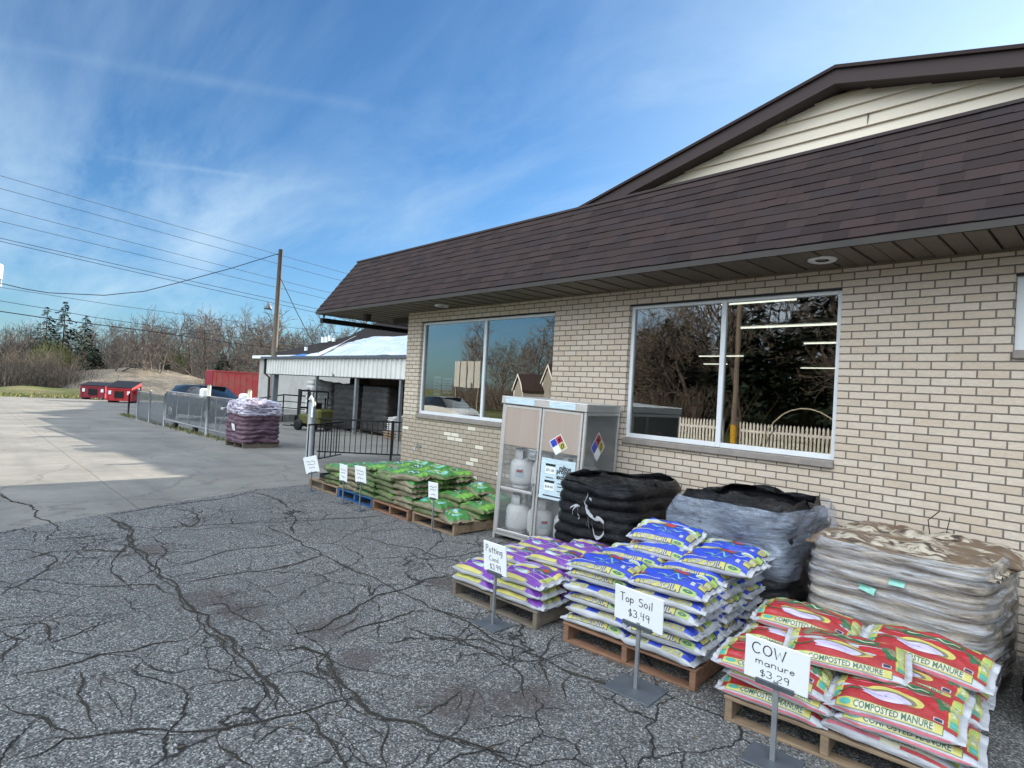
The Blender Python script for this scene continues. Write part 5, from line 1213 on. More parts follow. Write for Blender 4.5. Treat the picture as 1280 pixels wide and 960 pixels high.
# forklift
t=thing('forklift','olive yellow and black forklift parked in front of the open shed','forklift',(-21.9,10.15,gz(-21.6)),R(200)); t.scale=(.82,.82,.86)
m=MB(); m.bbox(-.9,.45,-.42,.42,.28,.72,.06); m.bbox(-.95,-.35,-.45,.45,.5,.98,.09); m.build('body',simple('olive_yellow_paint',(.095,.092,.026),.7,0,.35,4,.1),t)
m=MB(); 
for y in (-.33,.25): m.bbox(.52,.62,y,y+.08,.1,1.82,.005); m.bbox(.44,.52,y+.02,y+.08,.1,1.75,.005)
for z in (.3,.95,1.72): m.box(.53,.60,-.25,.25,z,z+.08)
m.bbox(.625,.68,-.42,.42,.15,.62,.01); m.build('mast',M['black_metal'],t)
for y in (-.28,.20): m=MB(); m.box(.685,1.55,y,y+.10,.12,.16); m.box(.682,.72,y,y+.10,.16,.55); m.build('fork',M['black_metal'],t)
m=MB()
for x,y in ((.38,-.38),(.38,.38),(-.55,-.38),(-.55,.38)): m.tube([(x,y,.7),(x-.05,y,1.72)],.025,6)
m.box(-.62,.36,-.40,.40,1.72,1.76); 
for i in range(5): m.box(-.6+i*.2,-.55+i*.2,-.38,.38,1.765,1.79)
m.build('overhead_guard',M['black_metal'],t)
for x,r in ((.35,.24),(-.6,.20)):
    for y in (-.46,.46): 
        m=MB(); m.lathe([(0,-.07),(r*.6,-.075),(r,-.06),(r,.06),(r*.6,.075),(0,.07)],16,0,Matrix.Translation((x,y,r))@Matrix.Rotation(PI/2,4,'X')); m.build('wheel',M['black_metal'],t)
m=MB(); m.bbox(-.35,.05,-.22,.22,.73,.85,.03); m.bbox(-.42,-.33,-.22,.22,.85,1.25,.03); m.build('seat',M['black_metal'],t)
# ramp with pipe railing left of the shed
t=thing('ramp_railing','black pipe railing of a sloping loading ramp left of the shed','railing',(0,0,0))
m=MB(); A=Vector((-33.5,11.4,.42)); B=Vector((-27.7,11.4,1.02))
for k in range(4): m.tube([A-Vector((0,0,.30*k)),B-Vector((0,0,.30*k))],.032 if k==0 else .022,6)
for i in range(5): q=A.lerp(B,i/4); m.tube([q,(q.x,q.y,gz(q.x))],.03,6)
m.tube([B,(-23.5,11.6,1.08)],.03,6); m.tube([B-Vector((0,0,.3)),(-23.5,11.6,.78)],.02,6); m.tube([B-Vector((0,0,.6)),(-23.5,11.6,.48)],.02,6)
for x in (-26.2,-24.9,-23.6): m.tube([(x,11.5,gz(x)),(x,11.5,1.06)],.03,6)
m.build('pipes',M['black_metal'],t)
tag(sheet('loading_ramp',[(0,0),(1,0),(1,1)],-5,M['concrete']) if False else (lambda mm:(mm.prism([(-33.6,gz(-33.6)-.05),(-27.5,gz(-27.5)-.05),(-27.5,.1),(-33.6,gz(-33.6)+.01)],'y',11.6,13.6),mm.build('loading_ramp',M['concrete']))[1])(MB()),kind='structure')
# block building with dark gable
bb=thing('block_building','pale grey block building with dark gable roof behind the shed','building',(0,0,0))
m=MB(); m.box(-48.9,-14,18,30,-.9,3.3); m.build('wall',simple('pale_block_wall',(.42,.41,.39),.9,0,.25,1.2,.3,30),bb)
m=MB(); m.box(-49.5,-34,17.6,30.2,3.30,3.52); m.build('eave_trim',M['white_plastic'],bb)
m=MB(); m.prism([(-51.0,3.53),(-16,3.53),(-16,5.75),(-34.2,5.75),(-37.6,4.99),(-51.0,3.9)],'y',19.8,29.8); rf=m.build('dark_gable',simple('dark_gable_shingle',(.035,.030,.032),.9,0,.3,3,.4,30),bb)
for x,z,h in ((-44.3,4.05,.28),(-41.5,4.62,.40),(-40.95,4.62,.40),(-40.4,4.70,.40),(-39.8,4.66,.26)):
    m=MB(); m.box(x-.15,x+.15,19.68,19.797,z,z+h); m.box(x-.17,x+.17,19.66,19.68,z+h-.04,z+h); m.build('vent',M['white_plastic'],rf)
m=MB(); m.box(-33.4,-31.6,20,21,5.5,6.15); m.box(-31.6,-29.9,20,20.8,5.4,5.95); m.build('roof_box',M['black_metal'],rf)
# ================================================================== utility poles and wires
t=thing('utility_pole','tall weathered wooden utility pole with a small hanging lamp','utility pole',(-31.72,12.4,gz(-31.7)))
m=MB(); m.tube([(0,0,-.1),(.0,0,4),(.02,0,8.95)],[.155,.14,.105],12); m.build('pole',M['pole_wood'],t)
m=MB(); m.tube([(-.1,0,5.85),(-.5,0,6.05),(-1.15,0,6.12)],.022,6); l=m.build('lamp_arm',M['galv'],t)
m=MB(); m.lathe([(0,.34),(.06,.33),(.08,.2),(.20,.02),(.22,-.06),(.0,-.05)],14,0,Matrix.Translation((-1.2,0,5.88))); m.build('lamp_head',M['base_steel'],l)
m=MB(); m.tube([(-.12,-.02,8.7),(-.30,-.05,8.72)],.03,6); m.tube([(-.2,-.02,8.7),(-.16,-.03,5.9)],.012,5); m.build('insulator',M['black_metal'],t)
t=thing('utility_pole','wooden utility pole with a white transformer at the left frame edge','utility pole',(-36.3,.96,gz(-36)))
m=MB(); m.tube([(0,0,-.1),(0,0,9.5)],[.16,.11],12); m.build('pole',M['pole_wood'],t)
m=MB(); m.lathe([(0,0),(.16,.0),(.18,.04),(.18,.62),(.15,.68),(0,.70)],14,0,Matrix.Translation((.2,.32,5.95))); m.tube([(.2,.44,5.95),(.2,.46,5.6)],.03,6); m.box(0,.2,.0,.2,6.2,6.25); m.build('transformer',M['white_plastic'],t)
def wire(pts,r,label,mat='wire',sag=0,cat='wire'):
    P2=[Vector(p) for p in pts]
    if sag:
        a,b=P2[0],P2[-1]; P2=[a.lerp(b,i/24)-Vector((0,0,sag*4*(i/24)*(1-i/24))) for i in range(25)]
    m=MB(); m.tube(P2,r,5,0); o=m.build('overhead_wire',M[mat]); return tag(o,label,cat,'overhead wires over the drive')
names=['uppermost','second highest','third highest','fourth highest','fifth highest','lowest']
for i,((y0,z0),(y1,z1)) in enumerate([((1.25,11.27),(18.47,9.97)),((1.28,10.63),(18.51,9.35)),((1.33,9.62),(18.57,8.28)),((1.37,8.97),(18.61,7.78)),((1.41,8.12),(18.66,6.93)),((1.42,7.96),(18.68,6.65))]):
    s_=(z1-z0)/(y1-y0); ya,yb=-26,62; wire([(-40,ya,z0+s_*(ya-y0)+.45),(-40,yb,z0+s_*(yb-y0)+.45)],.013 if i<4 else .017,'%s of the six parallel wires sloping across the sky'%names[i],'wire_alu',.55)
wire([(-36.03,1.29,5.43),(-35.69,2.22,5.26),(-35.37,3.07,5.18),(-34.6,5.15,5.32),(-34.02,6.69,5.71),(-33.55,7.97,6.28),(-32.68,10.31,7.39),(-31.95,12.35,8.45)],.020,'black drooping cable from the pole top down to the left edge')
wire([(-31.62,12.4,7.19),(-28.12,12.0,4.96),(-25.19,11.6,3.32),(-23.47,11.2,2.62),(-21.4,10.72,1.99)],.020,'cable dropping steeply from the pole to the shed fascia')
wire([(-31.8,12.4,4.97),(-45,17,5.9),(-60,19.99,6.6),(-75,19,6.3),(-100,14,6.4)],.014,'thin service wire running left from mid pole')
wire([(-46,-8,7.0),(-46,1.77,6.19),(-46,7.31,5.95),(-46,14.19,5.82),(-46,30,5.9)],.016,'upper of the wires crossing low before the trees','wire_alu')
wire([(-50,-8,6.6),(-50,1.97,5.71),(-50,4.4,5.54),(-50,7.06,5.29),(-50,15.5,4.91),(-50,32,4.6)],.018,'middle of the wires crossing low before the trees')
wire([(-55,-8,6.1),(-55,2.21,5.38),(-55,4.88,5.22),(-55,11,5.03),(-55,18.43,4.65),(-55,36,4.3)],.034,'thick black lowest cable crossing before the trees')
# ================================================================== dumpsters, container, vehicles
RED=simple('red_container_paint',(.50,.035,.045),.5,0,.25,2.5,.1); DRED=simple('maroon_paint',(.28,.03,.05),.55,0,.25,3,.1)
def dumpster(loc,rz,w,d,h,hb,label,mt):
    t=thing('dumpster',label,'dumpster',loc,rz,'red dumpsters at the end of the drive')
    m=MB(); 
    m.add([(-w/2,-d/2,.14),(w/2,-d/2,.14),(w/2,d/2,.14),(-w/2,d/2,.14),(-w/2,-d/2,h),(w/2,-d/2,h),(w/2,d/2,hb),(-w/2,d/2,hb)],[(0,3,2,1),(0,1,5,4),(1,2,6,5),(2,3,7,6),(3,0,4,7)])
    for x in (-w/2-.03,w/2): m.box(x,x+.03,-d/2+.02,d/2-.02,h*.52,h*.60)
    m.box(-w/2-.02,w/2+.02,-d/2-.045,-d/2-.002,h-.09,h-.01)
    for i in range(4): x=-w/2+.1+i*(w-.2)/3; m.box(x-.025,x+.025,-d/2-.03,-d/2-.001,.16,h-.1)
    m.build('body',mt,t)
    m=MB(); m.add([(-w/2-.03,-d/2-.05,h+.012),(w/2+.03,-d/2-.05,h+.012),(w/2+.03,d/2+.02,hb+.03),(-w/2-.03,d/2+.02,hb+.03),(-w/2-.03,-d/2-.05,h+.05),(w/2+.03,-d/2-.05,h+.05),(w/2+.03,d/2+.02,hb+.08),(-w/2-.03,d/2+.02,hb+.08)],[(0,3,2,1),(4,5,6,7),(0,1,5,4),(1,2,6,5),(2,3,7,6),(3,0,4,7)]); m.build('lid',M['black_metal'],t)
    for s_ in (-1,1): m=MB(); x=s_*(w/2+.031) if s_>0 else -w/2-.18; m.bbox(x,x+.15,-.35,.35,h*.62,h*.80,.01); m.build('fork_pocket',mt,t)
    m=MB(); m.box(-.28,.28,-d/2-.052,-d/2-.046,.35,h-.22); m.build('access_hatch',M['black_metal'],t)
    for x in (-w/2+.13,w/2-.27): m=MB(); m.box(x,x+.17,-d/2-.036,-d/2-.031,h-.45,h-.2); m.build('label_plate',M['white_plastic'],t)
    for x in (-w/2+.1,w/2-.2): 
        m=MB(); m.box(x,x+.12,-d/2+.05,d/2-.05,0,.14); m.build('skid',M['black_metal'],t)
dumpster((-54.2,8.0,gz(-54)),R(62),1.6,1.4,1.02,1.22,'small maroon red dumpster, left one of two',DRED)
dumpster((-48.5,8.75,gz(-48.5)),R(58),1.55,1.55,1.02,1.42,'red dumpster with bright sunlit side, right one of two',RED)
t=thing('roll_off_container','large red faded roll-off container standing beyond the fence near the trees','container',(-62.5,20.9,gz(-62))); t.scale=(.82,.82,.82)
m=MB(); m.box(-1.4,1.4,-3.2,3.4,.25,3.55)
for i in range(10): y=-3.0+i*.69; m.box(1.4,1.47,y,y+.09,.3,3.5)
m.box(1.4,1.49,-3.2,3.4,3.45,3.58); m.build('body',simple('faded_red_paint',(.60,.05,.06),.6,0,.35,.7,.2,c2=(.50,.17,.14)),t)
m=MB(); m.box(-1.38,1.38,-3.27,-3.2,.3,3.5); m.build('end_door',DRED,t)
for y in (-2.4,2.6): m=MB(); m.box(-1.2,1.3,y-.15,y+.15,0,.25); m.build('skid',M['black_metal'],t)
M['car_glass']=NT('car_glass').pbr((.01,.012,.014),.06,0,.6)
def car(loc,rz,paint,label,H=1.46,L=4.5):
    t=thing('parked_car',label,'car',loc,rz)
    W2=.88; st=[(-2.22,.45,.80,.70),(-2.12,.32,.92,.80),(-1.6,.28,.97,.86),(-.9,.25,.99,.88),(0,.24,.99,.88),(.9,.25,.98,.88),(1.5,.27,.93,.86),(2.0,.32,.82,.78),(2.22,.42,.66,.66)]
    m=MB(); n=12
    def ring(x,z0,z1,w): return [(x,-w*.93,z0),(x,w*.93,z0),(x,w,z0+.12),(x,w*1.0,z0+(z1-z0)*.6),(x,w*.95,z1-.04),(x,w*.86,z1),(x,-w*.86,z1),(x,-w*.95,z1-.04),(x,-w*1.0,z0+(z1-z0)*.6),(x,-w,z0+.12)]
    vs=[];k=10
    for s_ in st: vs+=ring(s_[0],s_[1],s_[2],s_[3])
    fs=[(i*k+j,i*k+(j+1)%k,(i+1)*k+(j+1)%k,(i+1)*k+j) for i in range(len(st)-1) for j in range(k)]+[tuple(range(k))[::-1],tuple(range((len(st)-1)*k,len(st)*k))]
    m.add(vs,fs,0,True); m.build('body',paint,t)
    gh=[(-1.95,.98,.98,.80),(-1.45,.98,H-.03,.68),(-.5,.98,H,.66),(.3,.98,H-.02,.67),(1.15,.95,.97,.80)]
    m=MB(); vs=[]
    for x,z0,z1,w in gh: vs+=[(x,-.82,z0-.03),(x,-w,z1-.05),(x,-w*.9,z1),(x,w*.9,z1),(x,w,z1-.05),(x,.82,z0-.03)]
    m.add(vs,[(i*6+j,i*6+j+1,(i+1)*6+j+1,(i+1)*6+j) for i in range(4) for j in range(5)],0,True); g=m.build('windows',M['car_glass'],t)
    m=MB(); m.grid(lambda u,v:(-1.5+1.85*u,-.58+1.16*v,H+.012-.02*(2*u-1)**2-.03*(2*v-1)**4),8,6); m.build('roof',paint,t)
    for x in (-1.38,1.4):
        for y in (-.80,.80):
            T=Matrix.Translation((x,y,.33))@Matrix.Rotation(PI/2,4,'X')
            m=MB(); m.lathe([(.19,-.1),(.31,-.1),(.33,-.07),(.33,.07),(.31,.1),(.19,.1)],18,0,T); w=m.build('wheel',M['black_metal'],t)
            m=MB(); m.lathe([(0,-.085),(.19,-.09),(.19,.09),(0,.085)],12,0,T); m.build('rim',M['galv'],w)
    for y in (-.55,.55): m=MB(); m.bbox(2.08,2.20,y-.16,y+.16,.58,.70,.03); m.build('headlight',M['white_plastic'],t)
    for y in (-.6,.6): m=MB(); m.bbox(-2.20,-2.12,y-.14,y+.14,.66,.80,.02); m.build('tail_light',RED,t)
    return t
car((-27.6,8.1,gz(-26.3)),R(14),NT('dark_blue_paint').pbr((.005,.006,.009),.35,0,.3),'dark blue car parked behind the sliding gate',1.50)
car((-26.2,-8.1,gz(-26)),R(8),NT('white_car_paint').pbr((.36,.37,.37),.3,0,.5,None,.4),'white car parked behind the camera, seen reflected in the first window',1.5)
# ================================================================== across the street (seen mirrored in the windows)
t=thing('picket_fence','white picket fence across the lot, mirrored in the large right window','fence',(-13.4,-8.3,.0))
m=MB(); x=0
while x<7.0:
    if not 3.1<x<3.5: m.prism([(x,.12),(x+.07,.12),(x+.07,1.1),(x+.035,1.18),(x,1.1)],'y',0,.02)
    x+=.125
m.build('pickets',simple('picket_white_paint',(.74,.74,.72),.6),t)
m=MB(); m.box(0,3.12,-.04,-.001,.30,.38); m.box(0,3.12,-.04,-.001,.84,.92); m.box(3.5,7,-.04,-.001,.30,.38); m.box(3.5,7,-.04,-.001,.84,.92); m.build('rail',M['white_plastic'],t)
for x in (.02,3.05,3.5,6.9): m=MB(); m.box(x,x+.09,-.13,-.041,0,1.22); m.build('post',M['white_plastic'],t)
t=thing('utility_pole','brown utility pole with yellow guard behind the picket fence, seen in the window','utility pole',(-9.72,-8.05,0)); m=MB(); m.tube([(0,0,-.1),(0,0,9.5)],[.095,.075],10); m.build('pole',M['pole_wood'],t)
m=MB(); m.lathe([(.11,.1),(.11,1.05)],10); m.build('guard',simple('yellow_guard',(.62,.36,.03),.5),t)
t=thing('hoop_arch','pale hoop garden arch beside the picket fence, seen in the window','arch',(-7.3,-7.95,0)); m=MB()
for yy in (0,): m.tube([(1.45*math.cos(R(a)),yy,1.75*math.sin(R(a))) for a in range(0,181,12)],.022,6)
m.tube([(-1.45,0,.02),(1.45,0,.02)],.018,5); m.tube([(-1.3,0,.75),(1.3,0,.75)],.010,5)
m.build('hoops',P['cream'],t)
for i,(x,y,w,h,rz,lab) in enumerate([(-31.2,-18.2,2.4,3.3,.5,'small white trimmed garden shed, lower of the pair in the window'),(-28.6,-18.6,2.5,4.0,.5,'small white trimmed garden shed, taller of the pair in the window')]):
    t=thing('garden_shed',lab,'shed',(x,y,gz(x)-.02),rz,'sheds across the street')
    m=MB(); q=h-w*.45; m.prism([(-w/2,0),(w/2,0),(w/2,q),(0,h),(-w/2,q)],'y',-2.4,0); m.build('wall',simple('shed_grey',(.30,.29,.27),.8,0,.2,3,.1),t)
    m=MB(); 
    for s_ in (-1,1): 
        e=1.12; pts=[(0,h+.02),(s_*w/2*e,h-(h-q)*e+.02),(s_*w/2*e,h-(h-q)*e+.16),(0,h+.16)]; m.prism(pts if s_>0 else pts[::-1],'y',-2.5,.1)
    m.build('roof',M['shingle'],t)
    m=MB(); m.box(-w/2,-w/2+.12,.002,.03,0,q); m.box(w/2-.12,w/2,.002,.03,0,q)
    for s_ in (-1,1): pts=[(0,h-.02),(s_*w/2*1.1,h-(h-q)*1.1-.02),(s_*w/2*1.1,h-(h-q)*1.1+.15),(0,h+.15)]; m.prism(pts if s_>0 else pts[::-1],'y',.102,.135)
    m.build('trim',M['white_plastic'],t)
    m=MB(); m.bbox(-.4,.4,.003,.03,.1,1.6,.01); m.build('door',M['trim_tan'],t)
t=thing('ribbed_panel','white ribbed metal panel on posts across the street, mirrored in the first window','panel',(-38.6,-18,gz(-38)))
m=MB(); 
for i in range(8): m.box(i*.42,i*.42+.36,0,.03+.06*(i%2),2.3,4.4)
m.build('panel',simple('dull_ribbed_panel',(.33,.34,.33),.7),t)
for x in (.2,3.0): m=MB(); m.box(x,x+.12,-.13,-.005,0,4.2); m.build('post',M['pole_wood'],t)
# ================================================================== trees
def bare(seed,H,spread=.5,lv=6,twist=.3,r0=.017,stems=1,dens=3,tw=.011):
    rr=random.Random(seed); tr,cr=MB(),MB()
    def grow(p,d,L,r,l):
        n=3 if l<3 else 2; pts=[p]; q=p.copy(); dd=d.copy()
        for i in range(n):
            dd=(dd+Vector((rr.uniform(-1,1),rr.uniform(-1,1),rr.uniform(-.3,.7)))*twist*.40).normalized(); q=q+dd*(L/n); pts.append(q.copy())
        rs=[max(tw*.5,r*(1-.35*i/n)) for i in range(n+1)]
        (tr if l<2 else cr).tube(pts,rs,6 if l<1 else 5 if l<2 else 3,0,None,False,l<2)
        if l>=lv: return
        k=rr.choice([2,3]) if l==0 else (dens if rr.random()<.6 else dens-1)
        for i in range(k):
            f=1.0 if i==0 else rr.uniform(.35,1.0); b=pts[0].lerp(pts[-1],f) if f<1 else pts[-1]
            if f<1: b=pts[max(1,int(f*n))]
            ax=Vector((rr.uniform(-1,1),rr.uniform(-1,1),rr.uniform(-1,1))).cross(dd)
            if ax.length<1e-3: continue
            an=(rr.uniform(.25,.6) if i==0 else rr.uniform(.5,1.0))*(.6+spread)
            nd=(Matrix.Rotation(an,3,ax.normalized())@dd); nd.z+=.13; nd.normalize()
            grow(b,nd,L*rr.uniform(.62,.82),r*(.68 if i==0 else .5),l+1)
    for s_ in range(stems):
        d=Vector((rr.uniform(-.25,.25)*(1 if stems==1 else 2),rr.uniform(-.25,.25)*(1 if stems==1 else 2),1)).normalized()
        grow(Vector((0,0,-.1)),d,H*(.30 if lv>4 else .4),H*r0,0)
    return tr,cr
def conifer(seed,H,Rb):
    rr=random.Random(seed); tr,cr=MB(),MB(); tr.tube([(0,0,-.1),(0,0,H*.97)],[H*.016,.03],7)
    z=H*.12
    while z<H:
        f=1-(z-H*.12)/(H*.88); rad=Rb*(f**.8)*rr.uniform(.75,1.15)+.12; n=int(5+7*f)
        for i in range(n):
            a=rr.uniform(0,2*PI); L=rad*rr.uniform(.6,1.1)
            for s_ in range(int(5+9*f)):
                t=rr.uniform(.15,1); p=Vector((math.cos(a)*L*t,math.sin(a)*L*t,z-.22*L*t*t+rr.uniform(-.08,.10)))
                w=rr.uniform(.10,.26)*(1+.6*f); h=rr.uniform(.08,.2)
                b=a+rr.uniform(-1,1); u=Vector((math.cos(b),math.sin(b),rr.uniform(-.5,.2)))*w; v=Vector((-math.sin(b),math.cos(b),rr.uniform(-.9,.3)))*h
                cr.add([p-u*.6-v,p+u-v*.2,p+u*.3+v],[(0,1,2)])
        z+=H*.024+rr.uniform(0,.08)
    return tr,cr
def willow(seed,H):
    tr,cr=bare(seed,H,.7,3); rr=random.Random(seed); cr=MB()
    for i in range(480):
        a=rr.uniform(0,2*PI); rad=H*.42*math.sqrt(rr.random()); z=H*(.98-.5*(rad/(H*.42))**2*.6)*rr.uniform(.75,1); L=rr.uniform(.5,2.2)
        p=Vector((math.cos(a)*rad,math.sin(a)*rad,z)); q=p+Vector((rr.uniform(-.3,.3),rr.uniform(-.3,.3),-L)); w=rr.uniform(.02,.07)
        for k in range(3):
            s_=p.lerp(q,k/3);e=p.lerp(q,(k+1)/3+.05); cr.add([s_+Vector((w,0,0)),s_-Vector((w,w,0)),e+Vector((rr.uniform(-.08,.08),w,0))],[(0,1,2)])
    return tr,cr
def shrub(seed,H,Wd,n,r=.012,fl=0):
    rr=random.Random(seed); st,tw=MB(),MB()
    for i in range(n):
        b=Vector((rr.gauss(0,Wd*.33),rr.gauss(0,Wd*.33),-.05)); h=H*rr.uniform(.5,1.05); d=Vector((rr.uniform(-.2,.2)+b.x*.12,rr.uniform(-.2,.2)+b.y*.12,1))
        p=[b,b+d*h*.5,b+d*h+Vector((rr.uniform(-.2,.2),rr.uniform(-.2,.2),0))]; st.tube(p,[r,r*.7,r*.3],3,0,None,False,False)
        for k in range(4):
            s_=p[1].lerp(p[2],rr.random()) if k>0 else p[0].lerp(p[1],rr.uniform(.5,1)); e=s_+Vector((rr.uniform(-.4,.4),rr.uniform(-.4,.4),rr.uniform(.15,.6)))*h*.3
            tw.tube([s_,e],[r*.5,r*.25],3,0,None,False,False)
    return st,tw
def mk(name,tr,cr,m1,m2,label,cat,group=None,n1='trunk',n2='crown'):
    t=thing(name,label,cat,(0,0,0),0,group); tr.build(n1,M[m1],t); cr.build(n2,M[m2],t); return t
rt=random.Random(77)
GT='bare trees beyond the field'
VAR=[mk('bare_tree',*bare(100+i,1.0*10,sp,7,.30,.015,1,3,.026),'bark','twig','leafless grey tree in the tree line beyond the field','tree',GT) for i,sp in enumerate((.35,.55,.75,.45,.6))]
VAR+=[mk('bare_tree',*bare(120,10,.35,6,.28,.011,3,3,.028),'bark_pale','twig','leafless grey tree in the tree line beyond the field','tree',GT)]
used=[0]*8
def put(i,x,y,h,label=None,zb=None):
    o=VAR[i]; s=h/ (9.2)
    if used[i]==0: used[i]=1; o.location=(x,y,fh(x,y)-.1 if zb is None else zb); o.rotation_euler=(0,0,rt.uniform(0,6)); o.scale=(s,s,s); r=o
    else: r=dup(o,(x,y,fh(x,y)-.1 if zb is None else zb),(0,0,rt.uniform(0,6)),(s*rt.uniform(.9,1.15),s*rt.uniform(.9,1.15),s))
    r['label']=label or 'leafless grey tree in the tree line beyond the field'
    return r
for k in range(64):
    y=-12+k*1.02+rt.uniform(-.6,.6); x=-rt.uniform(88,122)
    put(k%6,x,y*(-x)/84,rt.uniform(8.0,12.0)*(-x)/100*(.86+.40*min(1,max(0,(y-13)/10))))
# distinct ones
put(2,-78,12.4,10.2,'wide-crowned dark bare tree standing just right of the evergreens')
put(5,-80,17.0,10.2,'slim pale bare tree leaning over the left half of the dirt mound')
put(1,-70,27.8,12.8,'spreading bare tree standing directly behind the red roll-off container')
put(4,-66,31.8,13.6,'large spreading bare tree just left of the wooden utility pole')
put(0,-58,32.6,12.2,'bare tree just right of the wooden utility pole above the shed')
put(2,-60,37.5,12.8,'twiggy bare tree above the dark gable roof')
put(3,-64,44,12.5,'bare tree at the right end of the tree line by the mansard corner')
put(3,-72,21.5,10.0,'short bare tree rising behind the right end of the dirt mound')
tr,cr=conifer(5,10.8,3.9); c1=mk('evergreen_tree',tr,cr,'bark','needle','tallest dark evergreen, middle one of three','tree','evergreens in the tree line')
c1.location=(-92,9.8,-.95)
c2=dup(c1,(-90,7.9,-.95),(0,0,2),(.9,.9,.90)); c2['label']='dark evergreen, left one of three'
c3=dup(c1,(-91,11.8,-.95),(0,0,4),(.95,.95,.86)); c3['label']='dark evergreen, right one of three'
tr,cr=conifer(8,5.2,2.6); c4=mk('evergreen_tree',tr,cr,'bark','needle','low dark evergreen below the bare trees, left of the mound top','tree','low evergreens'); c4.location=(-88,12.5,-.95)
for x,y,s,lab in ((-84,16.2,.8,'low dark evergreen rising behind the left mound slope'),(-86,19.6,.9,'low dark evergreen behind the middle of the mound'),(-92,28.5,1.15,'dark evergreen behind the right end of the mound')): dup(c4,(x,y,-.95),(0,0,x),(s,s,s),lab)
tr,cr=willow(31,7.0); w1=mk('willow_tree',tr,cr,'bark_pale','willow','yellow-green budding willow in front of the evergreens','tree'); w1.location=(-86,8.2,-.95); w1.scale=(.8,.8,.86)
w2=dup(w1,(-92,.9,-.95),(0,0,2),(.7,.7,.78),'smaller yellow-green budding willow at the left frame edge')
w3=dup(w1,(-100,24.5,-.95),(0,0,4),(.8,.8,.95),'yellow-green budding tree between bare trees behind the mound')
st,tw_=shrub(9,3.6,2.6,300,.022); s1=mk('reed_bush',st,tw_,'twig_tan','twig_tan','tall tan bush of bare upright stems left of the mound','bush','tan bushes by the field','stems','twigs'); s1.location=(-80,5.9,-.95); s1.scale=(1.2,1.2,1.15)
for x,y,s,lab in ((-83,7.4,1.2,'tan bush of bare stems close to the mound edge'),(-86,3.0,1.15,'tan bush of bare stems at the far left'),(-64,19.6,.75,'tan bush of bare stems at the right foot of the mound'),(-70,21.2,.6,'tan bush of bare stems left of the red container')): dup(s1,(x,y,-.95),(0,0,x),(s,s,s),lab)
st,tw_=shrub(19,2.6,3.6,260,.020); s2=mk('bare_shrub',st,tw_,'twig','twig','grey leafless shrub in the brush below the trees','shrub','leafless shrubs below the trees','stems','twigs'); s2.location=(-80,0,-.95)
for k in range(40): 
    x=-rt.uniform(76,105); y=(-6+k*1.15)*(-x)/82+rt.uniform(-.8,.8); s=rt.uniform(.8,1.5); dup(s2,(x,y,-.95),(0,0,rt.uniform(0,6)),(s*1.2,s*1.2,s))
# far wood as a mass
m=MB(); rr=random.Random(4)
for i in range(7000):
    x=-rr.uniform(122,165); y=rr.uniform(-.25,.66)*-x; h=rr.uniform(2.5,7.5)*(1+.35*mnoise.noise(Vector((y*.06,x*.05,0)))); w=rr.uniform(.03,.10); lx,ly=rr.uniform(-.8,.8),rr.uniform(-.8,.8); z=rr.uniform(-1,2.5)
    m.add([(x-w,y-w,z),(x+w,y+w,z),(x+lx,y+ly,z+h)],[(0,1,2)])
tag(m.build('distant_wood',M['twig']),kind='stuff')
# woods behind the camera, across the street
GB_='bare trees across the street'
rt2=random.Random(8)
for k in range(26):
    x=-46+k*1.7+rt2.uniform(-1,1); y=-rt2.uniform(18.5,34); 
    if x<-24: y-=16
    o=VAR[k%6]; s=rt2.uniform(10,15)/9.2*(.85 if x<-24 else 1); r=dup(o,(x,y,-.3),(0,0,rt2.uniform(0,6)),(s,s,s),'tall bare tree across the street, seen mirrored in the store windows',GB_)
for k in range(16):
    x=-84+k*3.4; r=dup(VAR[k%6],(x,-rt2.uniform(40,62),-.8),(0,0,rt2.uniform(0,6)),(1.35,1.35,1.5),'tall bare tree across the street, seen mirrored in the store windows',GB_)
for x,y,s,lab in ((-13,-27,1.25,'dark evergreen across the street, mirrored in the left pane of the large window'),(-19,-30,1.2,'dark evergreen across the street, mirrored behind the mullion of the large window'),(-9.5,-29,1.1,'dark evergreen across the street, mirrored at the right of the large window'),(-52,-46,.75,'dark evergreen across the street, mirrored in the left pane of the first window'),(-38,-45,.8,'dark evergreen across the street, mirrored in the right pane of the first window')): dup(c1,(x,y,-.4),(0,0,x),(s*1.3,s*1.3,s),lab,'evergreens across the street')
for k in range(22): x=-27+k*1.25; s=rt2.uniform(1.1,1.7); dup(c4,(x,-rt2.uniform(27,34),-.5),(0,0,k),(s,s,s*1.1),'dark evergreen hedge bush across the street','evergreen hedge across the street')
for k in range(14): x=-60+k*3.0; s=rt2.uniform(.8,1.2); dup(s2,(x,-rt2.uniform(18,24)-(14 if x<-26 else 0),-.3),(0,0,k),(s*1.3,s,s),'grey leafless shrub in the brush across the street','leafless shrubs across the street')

